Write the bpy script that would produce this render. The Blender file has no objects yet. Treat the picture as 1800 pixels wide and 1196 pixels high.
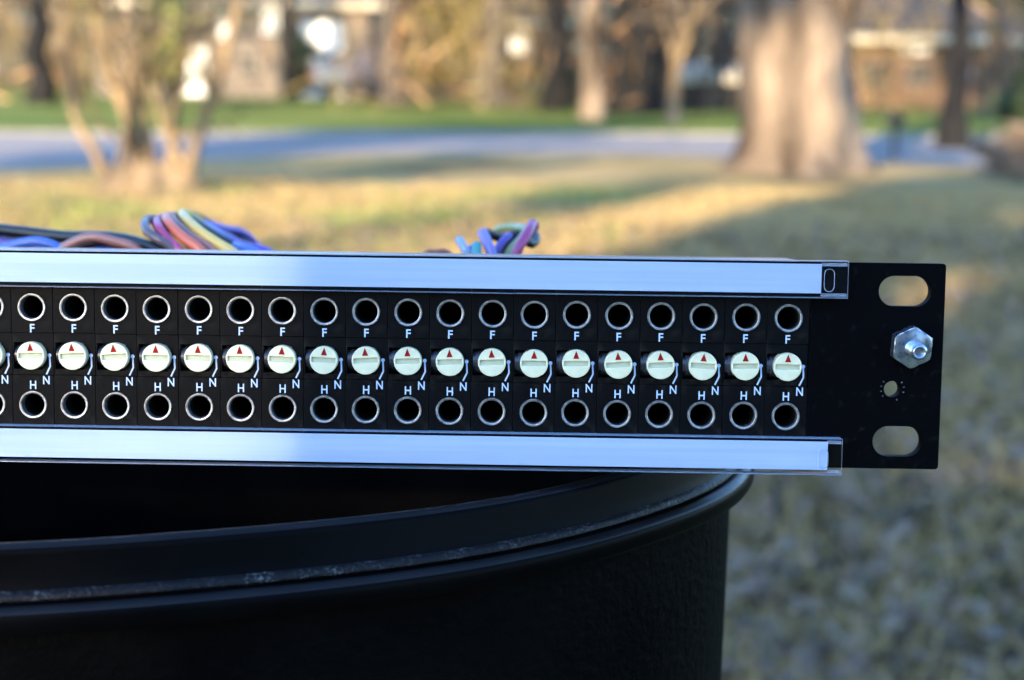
import bpy, bmesh, math, random
import numpy as np
from mathutils import Vector, Matrix, noise as mnoise

sc = bpy.context.scene
COL = sc.collection
R = math.radians

# ------------------------------------------------------------------ camera
cam_d = bpy.data.cameras.new('camera')
cam = bpy.data.objects.new('camera', cam_d)
COL.objects.link(cam)
CX = Vector((0.9999273, 0.0022419, 0.0118495))
CY = Vector((-0.0120597, 0.1858884, 0.9824969))
CZ = CX.cross(CY)
cam.matrix_world = Matrix(((CX.x, CY.x, CZ.x, 0), (CX.y, CY.y, CZ.y, 0), (CX.z, CY.z, CZ.z, 1.0), (0, 0, 0, 1)))
cam_d.sensor_width = 36
cam_d.lens = 50
cam_d.clip_start = 0.02
cam_d.clip_end = 600
cam_d.dof.use_dof = True
cam_d.dof.focus_distance = 0.301
cam_d.dof.aperture_fstop = 13
cam_d.dof.aperture_blades = 0
sc.camera = cam

# ------------------------------------------------------------------ sky, sun, exposure
SUN_EL = R(16.5)
SUN_AZ = math.atan2(-0.40, -0.92)           # where the sun stands, clockwise from +Y
w = bpy.data.worlds.new('World')
sc.world = w
w.use_nodes = True
nt = w.node_tree
sky = nt.nodes.new('ShaderNodeTexSky')
sky.sky_type = 'NISHITA'
sky.sun_disc = False
sky.sun_elevation = SUN_EL
sky.sun_rotation = SUN_AZ
sky.air_density = 1.0
sky.dust_density = 0.4
sky.ozone_density = 5.0
bg = nt.nodes['Background']
bg.inputs[1].default_value = 0.15
nt.links.new(sky.outputs[0], bg.inputs[0])
sd = bpy.data.lights.new('sun', 'SUN')
sd.energy = 2.8
sd.angle = R(0.5)
sd.color = (1.0, 0.79, 0.52)
sun = bpy.data.objects.new('sun', sd)
COL.objects.link(sun)
SV = Vector((math.sin(SUN_AZ) * math.cos(SUN_EL), math.cos(SUN_AZ) * math.cos(SUN_EL), math.sin(SUN_EL)))
sun.rotation_euler = SV.to_track_quat('Z', 'Y').to_euler()
sc.view_settings.view_transform = 'Standard'
sc.view_settings.look = 'None'
sc.view_settings.gamma = 1
sc.view_settings.use_curve_mapping = False
sc.view_settings.exposure = 3.05
sc.cycles.use_denoising = True
sc.cycles.max_bounces = 10
sc.cycles.transparent_max_bounces = 16

# ------------------------------------------------------------------ helpers
def tag(o, label=None, cat=None, group=None, kind=None):
    if label: o['label'] = label
    if cat: o['category'] = cat
    if group: o['group'] = group
    if kind: o['kind'] = kind
    return o

def empty(name, loc=(0, 0, 0), rz=0):
    o = bpy.data.objects.new(name, None)
    o.location = loc
    o.rotation_euler = (0, 0, rz)
    o.empty_display_size = 0.1
    COL.objects.link(o)
    return o

def link(name, me, parent=None):
    o = bpy.data.objects.new(name, me)
    if parent: o.parent = parent
    COL.objects.link(o)
    return o

class MB:
    """collects shapes, builds ONE mesh"""
    def __init__(self): self.v, self.f, self.m = [], [], []
    def add(self, vs, fs, mi=0):
        b = len(self.v)
        self.v += [tuple(p) for p in vs]
        self.f += [tuple(b + i for i in f) for f in fs]
        self.m += [mi] * len(fs)
        return self
    def box(self, a, b, mi=0):
        x0, y0, z0 = a; x1, y1, z1 = b
        return self.add([(x0,y0,z0),(x1,y0,z0),(x1,y1,z0),(x0,y1,z0),(x0,y0,z1),(x1,y0,z1),(x1,y1,z1),(x0,y1,z1)],
                        [(0,3,2,1),(4,5,6,7),(0,1,5,4),(1,2,6,5),(2,3,7,6),(3,0,4,7)], mi)
    def tube(self, path, radii, n=8, mi=0, cap=True):
        P = [Vector(p) for p in path]
        if not hasattr(radii, '__len__'): radii = [radii] * len(P)
        vs, fs = [], []
        t = (P[1] - P[0]).normalized()
        u = t.orthogonal().normalized()
        for i, p in enumerate(P):
            t2 = (P[min(i + 1, len(P) - 1)] - P[max(i - 1, 0)]).normalized()
            u = (u - t2 * u.dot(t2))
            u = u.normalized() if u.length > 1e-6 else t2.orthogonal().normalized()
            w_ = t2.cross(u)
            for k in range(n):
                a = 2 * math.pi * k / n
                vs.append(p + (u * math.cos(a) + w_ * math.sin(a)) * radii[i])
        for i in range(len(P) - 1):
            for k in range(n):
                k2 = (k + 1) % n
                fs.append((i * n + k, i * n + k2, (i + 1) * n + k2, (i + 1) * n + k))
        if cap:
            fs.append(tuple(range(n - 1, -1, -1)))
            fs.append(tuple((len(P) - 1) * n + k for k in range(n)))
        return self.add(vs, fs, mi)
    def lathe(self, prof, n=32, c=(0, 0), mi=0, close=False):
        """prof: (radius, z) pairs, round local z through c"""
        vs, fs = [], []
        for r, z in prof:
            for k in range(n):
                a = 2 * math.pi * k / n
                vs.append((c[0] + r * math.cos(a), c[1] + r * math.sin(a), z))
        m = len(prof)
        for i in range(m if close else m - 1):
            j = (i + 1) % m
            for k in range(n):
                k2 = (k + 1) % n
                fs.append((i * n + k, i * n + k2, j * n + k2, j * n + k))
        return self.add(vs, fs, mi)
    def mesh(self, name, mats, smooth=False, scale=1.0):
        me = bpy.data.meshes.new(name)
        v = [(x * scale, y * scale, z * scale) for x, y, z in self.v] if scale != 1.0 else self.v
        me.from_pydata(v, [], self.f)
        for m in (mats if isinstance(mats, (list, tuple)) else [mats]): me.materials.append(m)
        me.polygons.foreach_set('material_index', self.m)
        bm = bmesh.new(); bm.from_mesh(me)
        bmesh.ops.recalc_face_normals(bm, faces=bm.faces)
        bm.to_mesh(me); bm.free()
        if smooth:
            me.shade_smooth()
            me.set_sharp_from_angle(angle=R(40))
        return me
    def build(self, name, mats, parent=None, smooth=False, scale=1.0):
        return link(name, self.mesh(name, mats, smooth, scale), parent)

def bevel(me, width, segs=2, ang=30):
    bm = bmesh.new(); bm.from_mesh(me)
    es = [e for e in bm.edges if len(e.link_faces) == 2 and e.calc_face_angle(0) > R(ang)]
    bmesh.ops.bevel(bm, geom=es, offset=width, segments=segs, profile=0.6, affect='EDGES', clamp_overlap=True)
    bm.to_mesh(me); bm.free()
    return me

def soup(name, V, F, mats, mi=None, parent=None):
    """fast mesh from numpy arrays; F is (n,3) or (n,4)"""
    me = bpy.data.meshes.new(name)
    n, k = F.shape
    me.vertices.add(len(V)); me.vertices.foreach_set('co', np.asarray(V, np.float32).ravel())
    me.loops.add(n * k); me.loops.foreach_set('vertex_index', F.astype(np.int32).ravel())
    me.polygons.add(n); me.polygons.foreach_set('loop_start', np.arange(0, n * k, k, dtype=np.int32))
    for m in (mats if isinstance(mats, (list, tuple)) else [mats]): me.materials.append(m)
    if mi is not None: me.polygons.foreach_set('material_index', np.asarray(mi, np.int32))
    me.update(calc_edges=True)
    return link(name, me, parent)

def outline_mesh(outer, holes, z0, z1, bev=0.0, name='plate'):
    """flat plate with real holes: 2D loops (mm) extruded between z0 and z1"""
    cu = bpy.data.curves.new(name, 'CURVE')
    cu.dimensions = '2D'; cu.fill_mode = 'BOTH'
    for loop in [outer] + holes:
        s = cu.splines.new('POLY'); s.points.add(len(loop) - 1)
        for p, q in zip(s.points, loop): p.co = (q[0], q[1], 0, 1)
        s.use_cyclic_u = True
    cu.extrude = (z1 - z0) / 2 - bev
    cu.bevel_depth = bev
    cu.bevel_resolution = 1
    cu.offset = -bev
    o = bpy.data.objects.new(name, cu); COL.objects.link(o)
    dg = bpy.context.evaluated_depsgraph_get()
    me = bpy.data.meshes.new_from_object(o.evaluated_get(dg))
    bpy.data.objects.remove(o); bpy.data.curves.remove(cu)
    me.transform(Matrix.Translation((0, 0, (z0 + z1) / 2)))
    me.name = name
    me.materials.clear()
    return me

def text_mesh(ch, size, depth, off=0.0):
    cu = bpy.data.curves.new('t', 'FONT')
    cu.body = ch; cu.size = size; cu.extrude = depth; cu.align_x = 'CENTER'; cu.align_y = 'CENTER'; cu.offset = off
    o = bpy.data.objects.new('t', cu); COL.objects.link(o)
    dg = bpy.context.evaluated_depsgraph_get()
    me = bpy.data.meshes.new_from_object(o.evaluated_get(dg))
    bpy.data.objects.remove(o); bpy.data.curves.remove(cu)
    xs = [v.co.x for v in me.vertices]; ys = [v.co.y for v in me.vertices]
    me.transform(Matrix.Translation((-(min(xs) + max(xs)) / 2, -(min(ys) + max(ys)) / 2, 0)))
    me.materials.clear()
    return me

def circ(cx, cy, r, n=32): return [(cx + r * math.cos(2 * math.pi * k / n), cy + r * math.sin(2 * math.pi * k / n)) for k in range(n)]
def stadium(cx, cy, L, H, n=14, vertical=False):
    if vertical: return [(cx + y, cy + x) for x, y in stadium(0, 0, L, H, n)]
    r = H / 2; d = (L - H) / 2; o = []
    for k in range(n + 1):
        a = -math.pi / 2 + math.pi * k / n; o.append((cx + d + r * math.cos(a), cy + r * math.sin(a)))
    for k in range(n + 1):
        a = math.pi / 2 + math.pi * k / n; o.append((cx - d + r * math.cos(a), cy + r * math.sin(a)))
    return o
def rect(x0, y0, x1, y1): return [(x0, y0), (x1, y0), (x1, y1), (x0, y1)]
def rrect(x0, y0, x1, y1, r, n=5):
    o = []
    for cx, cy, a0 in ((x1 - r, y1 - r, 0), (x0 + r, y1 - r, 90), (x0 + r, y0 + r, 180), (x1 - r, y0 + r, 270)):
        for k in range(n + 1):
            a = R(a0 + 90 * k / n); o.append((cx + r * math.cos(a), cy + r * math.sin(a)))
    return o

# ------------------------------------------------------------------ materials
def mat(name, c1, c2=None, scale=8.0, rough=0.7, metal=0.0, bump=0.0, bscale=None, detail=6.0, spec=0.5, stops=(0.35, 0.65),
        coords='Object', rough2=None, stretch=None, third=None):
    m = bpy.data.materials.new(name); m.use_nodes = True
    n = m.node_tree.nodes; l = m.node_tree.links
    b = n['Principled BSDF']
    b.inputs['Roughness'].default_value = rough
    b.inputs['Metallic'].default_value = metal
    b.inputs['Specular IOR Level'].default_value = spec
    b.inputs['Base Color'].default_value = (*c1, 1)
    if c2 or bump or rough2:
        tc = n.new('ShaderNodeTexCoord')
        src = tc.outputs[coords]
        if stretch:
            mp = n.new('ShaderNodeMapping'); mp.inputs['Scale'].default_value = stretch
            l.new(src, mp.inputs[0]); src = mp.outputs[0]
        nz = n.new('ShaderNodeTexNoise'); nz.inputs['Scale'].default_value = scale; nz.inputs['Detail'].default_value = detail
        l.new(src, nz.inputs['Vector'])
    if c2:
        cr = n.new('ShaderNodeValToRGB')
        cr.color_ramp.elements[0].position = stops[0]; cr.color_ramp.elements[0].color = (*c1, 1)
        cr.color_ramp.elements[1].position = stops[1]; cr.color_ramp.elements[1].color = (*c2, 1)
        if third:
            e = cr.color_ramp.elements.new(third[0]); e.color = (*third[1], 1)
        l.new(nz.outputs[0], cr.inputs[0]); l.new(cr.outputs[0], b.inputs['Base Color'])
    if rough2 is not None:
        mr = n.new('ShaderNodeMapRange'); mr.inputs[1].default_value = 0.3; mr.inputs[2].default_value = 0.7
        mr.inputs[3].default_value = rough; mr.inputs[4].default_value = rough2
        l.new(nz.outputs[0], mr.inputs[0]); l.new(mr.outputs[0], b.inputs['Roughness'])
    if bump:
        nb = n.new('ShaderNodeTexNoise'); nb.inputs['Scale'].default_value = bscale or scale * 3; nb.inputs['Detail'].default_value = 4
        l.new(src, nb.inputs['Vector'])
        bp = n.new('ShaderNodeBump'); bp.inputs['Strength'].default_value = bump
        bp.inputs['Distance'].default_value = 1.0 / (bscale or scale * 3)
        l.new(nb.outputs[0], bp.inputs['Height']); l.new(bp.outputs[0], b.inputs['Normal'])
    return m

def clear_mat(name, tint=(1, 1, 1), frost=0.0, rough=0.03):
    """thin clear plastic: what is behind shows through, plus a fresnel gloss"""
    m = bpy.data.materials.new(name); m.use_nodes = True
    n = m.node_tree.nodes; l = m.node_tree.links
    n.remove(n['Principled BSDF'])
    tr = n.new('ShaderNodeBsdfTransparent'); tr.inputs[0].default_value = (*tint, 1)
    gl = n.new('ShaderNodeBsdfGlossy'); gl.inputs['Roughness'].default_value = rough
    fr = n.new('ShaderNodeFresnel'); fr.inputs[0].default_value = 1.3
    mx = n.new('ShaderNodeMixShader'); l.new(fr.outputs[0], mx.inputs[0]); l.new(tr.outputs[0], mx.inputs[1]); l.new(gl.outputs[0], mx.inputs[2])
    last = mx
    if frost:
        df = n.new('ShaderNodeBsdfDiffuse'); df.inputs[0].default_value = (0.55, 0.65, 0.8, 1)
        m2 = n.new('ShaderNodeMixShader'); m2.inputs[0].default_value = frost
        l.new(last.outputs[0], m2.inputs[1]); l.new(df.outputs[0], m2.inputs[2]); last = m2
    l.new(last.outputs[0], n['Material Output'].inputs[0])
    return m

def scuff_mat(name):
    """black plastic with pale scuffs that come and go along the edge"""
    m = mat(name, (0.003, 0.003, 0.004), rough=0.45, bump=0.4, scale=400, bscale=1200, spec=0.14)
    n = m.node_tree.nodes; l = m.node_tree.links
    tc = n.new('ShaderNodeTexCoord')
    fac = None
    for sc_, lo, hi, det in ((1500, .50, .72, 8), (22, .42, .66, 2), (190, .44, .60, 4)):
        nz = n.new('ShaderNodeTexNoise'); nz.inputs['Scale'].default_value = sc_; nz.inputs['Detail'].default_value = det
        l.new(tc.outputs['Object'], nz.inputs['Vector'])
        mr = n.new('ShaderNodeMapRange'); mr.inputs[1].default_value = lo; mr.inputs[2].default_value = hi
        l.new(nz.outputs[0], mr.inputs[0])
        if fac is None: fac = mr.outputs[0]
        else:
            mu = n.new('ShaderNodeMath'); mu.operation = 'MULTIPLY'; l.new(fac, mu.inputs[0]); l.new(mr.outputs[0], mu.inputs[1]); fac = mu.outputs[0]
    mx = n.new('ShaderNodeMix'); mx.data_type = 'RGBA'
    mx.inputs['A'].default_value = (0.003, 0.003, 0.004, 1); mx.inputs['B'].default_value = (0.14, 0.145, 0.15, 1)
    l.new(fac, mx.inputs['Factor']); l.new(mx.outputs['Result'], n['Principled BSDF'].inputs['Base Color'])
    return m

M = {}
M['panel_black'] = mat('panel_black', (0.0015, 0.0015, 0.002), (0.012, 0.012, 0.013), 420, stops=(0.60, 0.88), detail=10, rough=0.5, bump=0.05, bscale=3000, spec=0.02)
M['module_black'] = mat('module_black', (0.003, 0.003, 0.0035), (0.028, 0.024, 0.018), 170, rough=0.42, rough2=0.6, bump=0.06, bscale=1500, spec=0.05, stops=(0.52, 0.82), detail=9)
M['switch_plastic'] = mat('switch_plastic', (0.026, 0.028, 0.038), (0.034, 0.036, 0.046), 300, rough=0.3, spec=0.5)
M['hole_black'] = mat('hole_black', (0.004, 0.004, 0.004), rough=0.6, spec=0.2)
M['nickel'] = mat('nickel', (0.20, 0.20, 0.20), (0.38, 0.37, 0.36), 900, rough=0.34, rough2=0.5, metal=0.85, bump=0.04, bscale=2500)
M['knob_cream'] = mat('knob_cream', (0.70, 0.65, 0.43), (0.62, 0.58, 0.38), 350, rough=0.42, spec=0.4)
M['knob_slot'] = mat('knob_slot', (0.47, 0.48, 0.33), (0.38, 0.40, 0.28), 500, rough=0.6)
M['mark_red'] = mat('mark_red', (0.30, 0.006, 0.006), (0.24, 0.004, 0.004), 900, rough=0.6, spec=0.1)
M['print_white'] = mat('print_white', (0.46, 0.55, 0.72), rough=0.6)
M['paper'] = mat('paper', (0.41, 0.54, 0.81), (0.48, 0.61, 0.87), 700, rough=0.75, bump=0.05, bscale=1400, stretch=(0.02, 1, 1))
M['acrylic'] = clear_mat('acrylic')
M['acrylic_edge'] = clear_mat('acrylic_edge', frost=0.3, rough=0.2)
M['zinc'] = mat('zinc', (0.24, 0.28, 0.36), (0.40, 0.44, 0.50), 500, rough=0.22, rough2=0.36, metal=0.95, bump=0.03, bscale=2000)
M['chassis'] = mat('chassis', (0.42, 0.40, 0.36), (0.5, 0.47, 0.42), 60, rough=0.28, metal=0.9)
M['bin_plastic'] = mat('bin_plastic', (0.0006, 0.0006, 0.0008), (0.0014, 0.0014, 0.0016), 40, rough=0.3, rough2=0.42, bump=0.03, bscale=700, spec=0.03)
M['bin_edge_highlight'] = mat('bin_edge_highlight', (0.003, 0.003, 0.004), (0.005, 0.005, 0.006), 60, rough=0.3, rough2=0.42, bump=0.03, bscale=900, spec=0.16)  # lighter, glossier plastic that puts the edge highlight into the rim
M['bin_body'] = mat('bin_body', (0.0006, 0.0006, 0.0008), (0.0022, 0.002, 0.0019), 30, rough=0.55, rough2=0.65, bump=0.35, bscale=420, spec=0.02)
M['bin_scuff'] = scuff_mat('bin_scuff')

# ------------------------------------------------------------------ places
def ray(px, py): return CX * ((px - 900) / 2500) - CY * ((py - 598) / 2500) - CZ
CAM = Vector((0, 0, 1.0))
def gp(px, py):                      # where the line of sight meets the lawn
    d = ray(px, py); return CAM + d * (-1.0 / d.z)
def at(px, py, Y):                   # ... or the upright plane at distance Y
    d = ray(px, py); return CAM + d * (Y / d.y)

# ------------------------------------------------------------------ setting: ground, road
M['ground'] = mat('ground', (0.11, 0.08, 0.034), (0.26, 0.185, 0.08), 0.55, rough=0.95, bump=0.4, bscale=9, detail=9, spec=0.1, stops=(0.36, 0.58), third=(0.47, (0.195, 0.145, 0.055)))
M['far_lawn'] = mat('far_lawn', (0.05, 0.085, 0.012), (0.15, 0.155, 0.03), 0.35, rough=0.95, bump=0.4, bscale=9, detail=8, spec=0.1, stops=(0.35, 0.7))
M['road'] = mat('road', (0.15, 0.134, 0.124), (0.19, 0.17, 0.158), 1.2, rough=0.9, bump=0.3, bscale=40, detail=8, spec=0.2)
M['kerb'] = mat('kerb', (0.15, 0.13, 0.10), (0.20, 0.18, 0.14), 2.0, rough=0.9, bump=0.3, bscale=30, spec=0.2)
M['straw'] = mat('straw', (0.22, 0.155, 0.066), (0.29, 0.21, 0.095), 2.0, rough=0.9, spec=0.15)
M['blade_green'] = mat('blade_green', (0.10, 0.14, 0.03), (0.18, 0.2, 0.05), 2.0, rough=0.8, spec=0.2)
M['leaf_brown'] = mat('leaf_brown', (0.075, 0.045, 0.029), (0.15, 0.10, 0.065), 5.0, rough=0.75, spec=0.3)
M['leaf_grey'] = mat('leaf_grey', (0.105, 0.077, 0.055), (0.155, 0.115, 0.085), 5.0, rough=0.75, spec=0.3)
M['soil_leaf'] = mat('soil_leaf', (0.035, 0.03, 0.022), (0.07, 0.055, 0.035), 5.0, rough=0.9, spec=0.1)

def sheet(name, x0, y0, x1, y1, z, m):
    o = MB().add([(x0, y0, z), (x1, y0, z), (x1, y1, z), (x0, y1, z)], [(0, 1, 2, 3)]).build(name, m)
    return tag(o, kind='structure')
sheet('lawn', -220, -160, 220, 320, 0.0, M['ground'])

near_edge = [(-60, 8.2), (-30, 9.4), (-14, 10.6), (-7.5, 12.2), (-4.6, 14.2), (-3.2, 15.9), (-1.4, 17.4), (0.6, 17.7), (2.5, 17.4), (4.2, 16.6), (6.5, 15.6), (10, 14.2), (18, 12.0), (60, 6.0)]
far_edge = [(x_, y_ - 1.0) for x_, y_ in [(-60, 19.0), (-30, 20.0), (-14, 21.2), (-7.5, 22.0), (-5.1, 22.4), (-2.8, 23.4), (0, 23.8), (1.8, 24.1), (3.8, 24.2), (5.2, 24.4), (6.5, 24.6), (10, 24.0), (18, 22.0), (60, 17.0)]]
def dens(e, k=6):
    o = []
    for i in range(len(e) - 1):
        p0, p1, p2, p3 = e[max(i - 1, 0)], e[i], e[i + 1], e[min(i + 2, len(e) - 1)]
        for j in range(k):
            t = j / k
            o.append(tuple(0.5 * (2 * p1[c] + (p2[c] - p0[c]) * t + (2 * p0[c] - 5 * p1[c] + 4 * p2[c] - p3[c]) * t * t + (3 * p1[c] - p0[c] - 3 * p2[c] + p3[c]) * t ** 3) for c in (0, 1)))
    return o + [e[-1]]
ne, fe = dens(near_edge), dens(far_edge)
def strip(a, b, za, zb): return [(x, y, za) for x, y in a] + [(x, y, zb) for x, y in b], [(i, i + 1, len(a) + i + 1, len(a) + i) for i in range(len(a) - 1)]
tag(MB().add(*strip(ne, fe, 0.004, 0.004)).build('road', M['road']), kind='structure')
ff = [(x * 3.2, 190) for x, y in fe]
tag(MB().add(*strip([(x, y + 0.18) for x, y in fe], ff, 0.045, 0.045)).build('far_lawn', M['far_lawn']), kind='structure')
def kerb(e, s):
    mb = MB()
    n = len(e)
    prof = [(0, 0.0), (0.0, 0.035), (0.02, 0.05), (0.17, 0.052), (0.19, 0.0)]
    vs = [(x, y + s * d, z) for x, y in e for d, z in prof]
    k = len(prof)
    fs = [(i * k + j, (i + 1) * k + j, (i + 1) * k + j + 1, i * k + j + 1) for i in range(n - 1) for j in range(k - 1)]
    return tag(mb.add(vs, fs).build('kerb', M['kerb']), kind='structure')
kerb(fe, 1)

# ------------------------------------------------------------------ patch panel
PX = Vector((0.99987, -0.016119, 0.000004)).normalized()
PZ = Vector((-0.016045, -0.995254, 0.095982)).normalized()
PY = PZ.cross(PX).normalized()
PO = Vector((0.082099, 0.294099, -0.060374 + 1.0))
panel = empty('patch_panel')
panel.matrix_world = Matrix(((PX.x, PY.x, PZ.x, PO.x), (PX.y, PY.y, PZ.y, PO.y), (PX.z, PY.z, PZ.z, PO.z), (0, 0, 0, 1)))
tag(panel, 'black rack mount patch panel with rows of metal jacks lying across the bin', 'patch panel')
MM = 0.001
NMOD = 24
PITCH, X0 = 8.905, -23.95
YF, YK, YH = 9.91, -0.35, -10.94

def pmesh(me, m, bev=0.0, smooth=True):
    """millimetre mesh to metres"""
    me.materials.append(m)
    me.transform(Matrix.Scale(MM, 4))
    if smooth:
        me.shade_smooth(); me.set_sharp_from_angle(angle=R(35))
    return me

xl = X0 - PITCH * (NMOD - 1) - 4.5
me = outline_mesh(rrect(-474, -21.83, 8.75, 21.83, 0.7),
                  [stadium(0.35, 15.95, 11.0, 6.4), stadium(-0.1, -15.95, 10.4, 6.5), stadium(-465.5, 15.9, 11, 6.4), stadium(-465.5, -15.9, 11, 6.4),
                   circ(-1.6, -4.8, 1.72, 24), rect(xl, -16.7, X0 + 4.5, 16.7)], -2.8, 0, 0.12, 'faceplate')
link('faceplate', pmesh(me, M['panel_black']), panel)

ch = MB().box((-470, -20.6, -42), (X0 + 6.5, 21.3, -24))
link('chassis', pmesh(bevel(ch.mesh('chassis', []), 0.4), M['chassis']), panel)

def join_meshes(name, ms):
    bm = bmesh.new()
    for m_ in ms: bm.from_mesh(m_)
    me_ = bpy.data.meshes.new(name); bm.to_mesh(me_); bm.free()
    return me_
HW = 4.42
body_me = join_meshes('jack_module', [
    outline_mesh(rect(-HW, 4.45, HW, 16.55), [circ(0, YF, 3.0)], -7, 0.0, 0.1),
    outline_mesh(rect(-HW, -4.6, HW, 4.4), [rect(-4.15, -3.35, 2.0, 2.35)], -7, -0.35, 0.1),
    outline_mesh(rect(-HW, -16.55, HW, -4.65), [circ(0, YH, 3.0)], -7, 0.0, 0.1),
    MB().box((-0.05, 2.4, -0.5), (0.05, 4.38, -0.31)).box((-0.05, -4.55, -0.5), (0.05, -3.4, -0.31)).mesh('t', [])])
pmesh(body_me, M['module_black'])
ring_me = pmesh(MB().lathe([(2.97, -1), (2.97, 0.30), (2.90, 0.40), (2.62, 0.42), (2.47, 0.34), (2.40, 0.15), (2.40, -1.4), (2.97, -1.4)], 48, close=True).mesh('jack_ring', []), M['nickel'])
sock_me = pmesh(MB().lathe([(2.41, -1.3), (2.41, -20), (0.01, -20)], 32).mesh('jack_socket', []), M['hole_black'])
barrel = MB().tube([(-4.12, -0.5, -2.7), (-3.5, -0.5, -2.7), (-3.45, -0.5, -2.7), (2, -0.5, -2.7)], [2.1, 2.1, 2.4, 2.4], 32)
barrel.box((-4.15, -3.3, -6.9), (2, 2.3, -4.6))
barrel_me = pmesh(barrel.mesh('switch_barrel', []), M['switch_plastic'])
knob_me = join_meshes('selector_knob', [outline_mesh(circ(0, 0, 2.97, 56), [rrect(-2.55, -0.54, 2.55, 0.54, 0.08, 2)], -0.1, 1.4, 0.16),
                                        MB().lathe([(2.97, -0.05), (2.97, -2.2), (0.01, -2.2)], 40).mesh('t', [])])
pmesh(knob_me, M['knob_cream'])
slot_me = pmesh(MB().box((-2.54, -0.53, -0.3), (2.54, 0.53, 0.75)).mesh('knob_slot', []), M['knob_slot'])
arrow_me = pmesh(MB().add([(-0.66, 1.05, 1.38), (0.66, 1.05, 1.38), (0, 2.74, 1.38), (-0.66, 1.05, 1.43), (0.66, 1.05, 1.43), (0, 2.74, 1.43)],
                          [(0, 2, 1), (3, 4, 5), (0, 1, 4, 3), (1, 2, 5, 4), (2, 0, 3, 5)]).mesh('arrow_mark', []), M['mark_red'], smooth=False)
letter_me = {c: pmesh(text_mesh(c, 2.55, 0.02, 0.035), M['print_white'], smooth=False) for c in 'FHN'}
for c, sx in (('F', 0.98), ('H', 0.86), ('N', 0.84)): letter_me[c].transform(Matrix.Diagonal((sx, 1, 1, 1)))
ln = MB()
def flat_line(mb, p, q, hw, z):
    d = Vector((q[0] - p[0], q[1] - p[1])).normalized(); n = Vector((-d.y, d.x)) * hw
    a = [(p[0] + n.x, p[1] + n.y), (p[0] - n.x, p[1] - n.y), (q[0] - n.x, q[1] - n.y), (q[0] + n.x, q[1] + n.y)]
    mb.add([(x, y, z) for x, y in a] + [(x, y, z + 0.03) for x, y in a], [(0, 1, 2, 3), (4, 5, 6, 7), (0, 1, 5, 4), (1, 2, 6, 5), (2, 3, 7, 6), (3, 0, 4, 7)])
ln.lathe([(0.01, -0.30), (0.40, -0.30), (0.40, -0.36)], 16, (3.5, -0.35))
flat_line(ln, (3.5, -0.35), (3.62, -2.75), 0.165, -0.345)
flat_line(ln, (3.62, -2.70), (2.78, -4.45), 0.165, -0.341)
line_me = pmesh(ln.mesh('lead_line', []), M['print_white'], smooth=False)

rng = random.Random(5)
for k in range(NMOD):
    mo = link('jack_module', body_me, panel)
    mo.location = ((X0 - PITCH * k) * MM, rng.uniform(-0.06, 0.06) * MM, rng.uniform(-0.08, 0.06) * MM)
    for y in (YF, YH):
        o = link('jack_ring', ring_me, mo); o.location = (rng.uniform(-.05, .05) * MM, y * MM, 0); o.rotation_euler = (0, 0, rng.uniform(0, 6.28))
        o = link('jack_socket', sock_me, mo); o.location = (0, y * MM, 0)
    link('switch_barrel', barrel_me, mo)
    kn = link('selector_knob', knob_me, mo)
    kn.location = (0, YK * MM, rng.uniform(-.12, .1) * MM)
    rz = R(rng.uniform(-4.5, 4.5))
    kn.rotation_euler = (0, 0, rz)
    for nm, m_ in (('knob_slot', slot_me), ('arrow_mark', arrow_me)):
        o = link(nm, m_, mo); o.location = kn.location; o.rotation_euler = kn.rotation_euler
    for c, x, y, z in (('F', 0.02, 5.42, 0.0), ('H', 0.0, -6.72, 0.0), ('N', 2.85, -5.65, 0.0)):
        o = link('printed_letter', letter_me[c], mo); o.location = (x * MM, y * MM, (z + 0.005) * MM)
    link('lead_line', line_me, mo)

def holder(x0, x1, y0, y1, px, ox, oy0, oy1):
    """clear cover with lips top and bottom; paper strip behind it"""
    mb = MB()
    def cbox(a, b, edge_only=False):
        i = len(mb.f); mb.box(a, b)
        for q in range(6): mb.m[i + q] = 0 if (q < 2 and not edge_only) else 1
    cbox((x0, y0, 2.4), (x1, y1, 3.2))
    cbox((x0, y1 - 0.16, 0.02), (x1, y1, 2.37), True)
    cbox((x0, y0, 0.02), (x1, y0 + 0.12, 2.37), True)
    me_ = mb.mesh('label_holder', [M['acrylic'], M['acrylic_edge']], scale=MM)
    h = link('label_holder', me_, panel)
    pm = MB().box((x0, y0 + 0.95, 1.9), (px, y1 - 0.72, 2.15)).mesh('paper_strip', M['paper'], scale=MM)
    link('paper_strip', pm, h)
    eb = MB().box((px + 0.03, y1 - 1.15, 1.2), (x1 - 0.1, y1 - 0.5, 2.36)).box((px + 0.03, y0 + 0.3, 1.2), (x1 - 0.1, y0 + 0.95, 2.36)).mesh('end_ledge', M['acrylic_edge'], scale=MM)
    link('end_ledge', eb, h)
    ov = stadium(ox, (oy0 + oy1) / 2, oy1 - oy0, 2.1, 10, True)
    path = [(x, y, 3.2) for x, y in ov]; path += path[:2]
    sm = MB().tube(path, 0.085, 5, cap=False).mesh('finger_slot', M['acrylic_edge'], scale=MM)
    link('finger_slot', sm, h)
holder(-452, -12.3, 14.4, 22.2, -17.7, -16.25, 15.8, 20.5)
holder(-452, -12.3, -22.9, -15.2, -15.2, -16.35, -21.6, -17.2)

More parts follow.
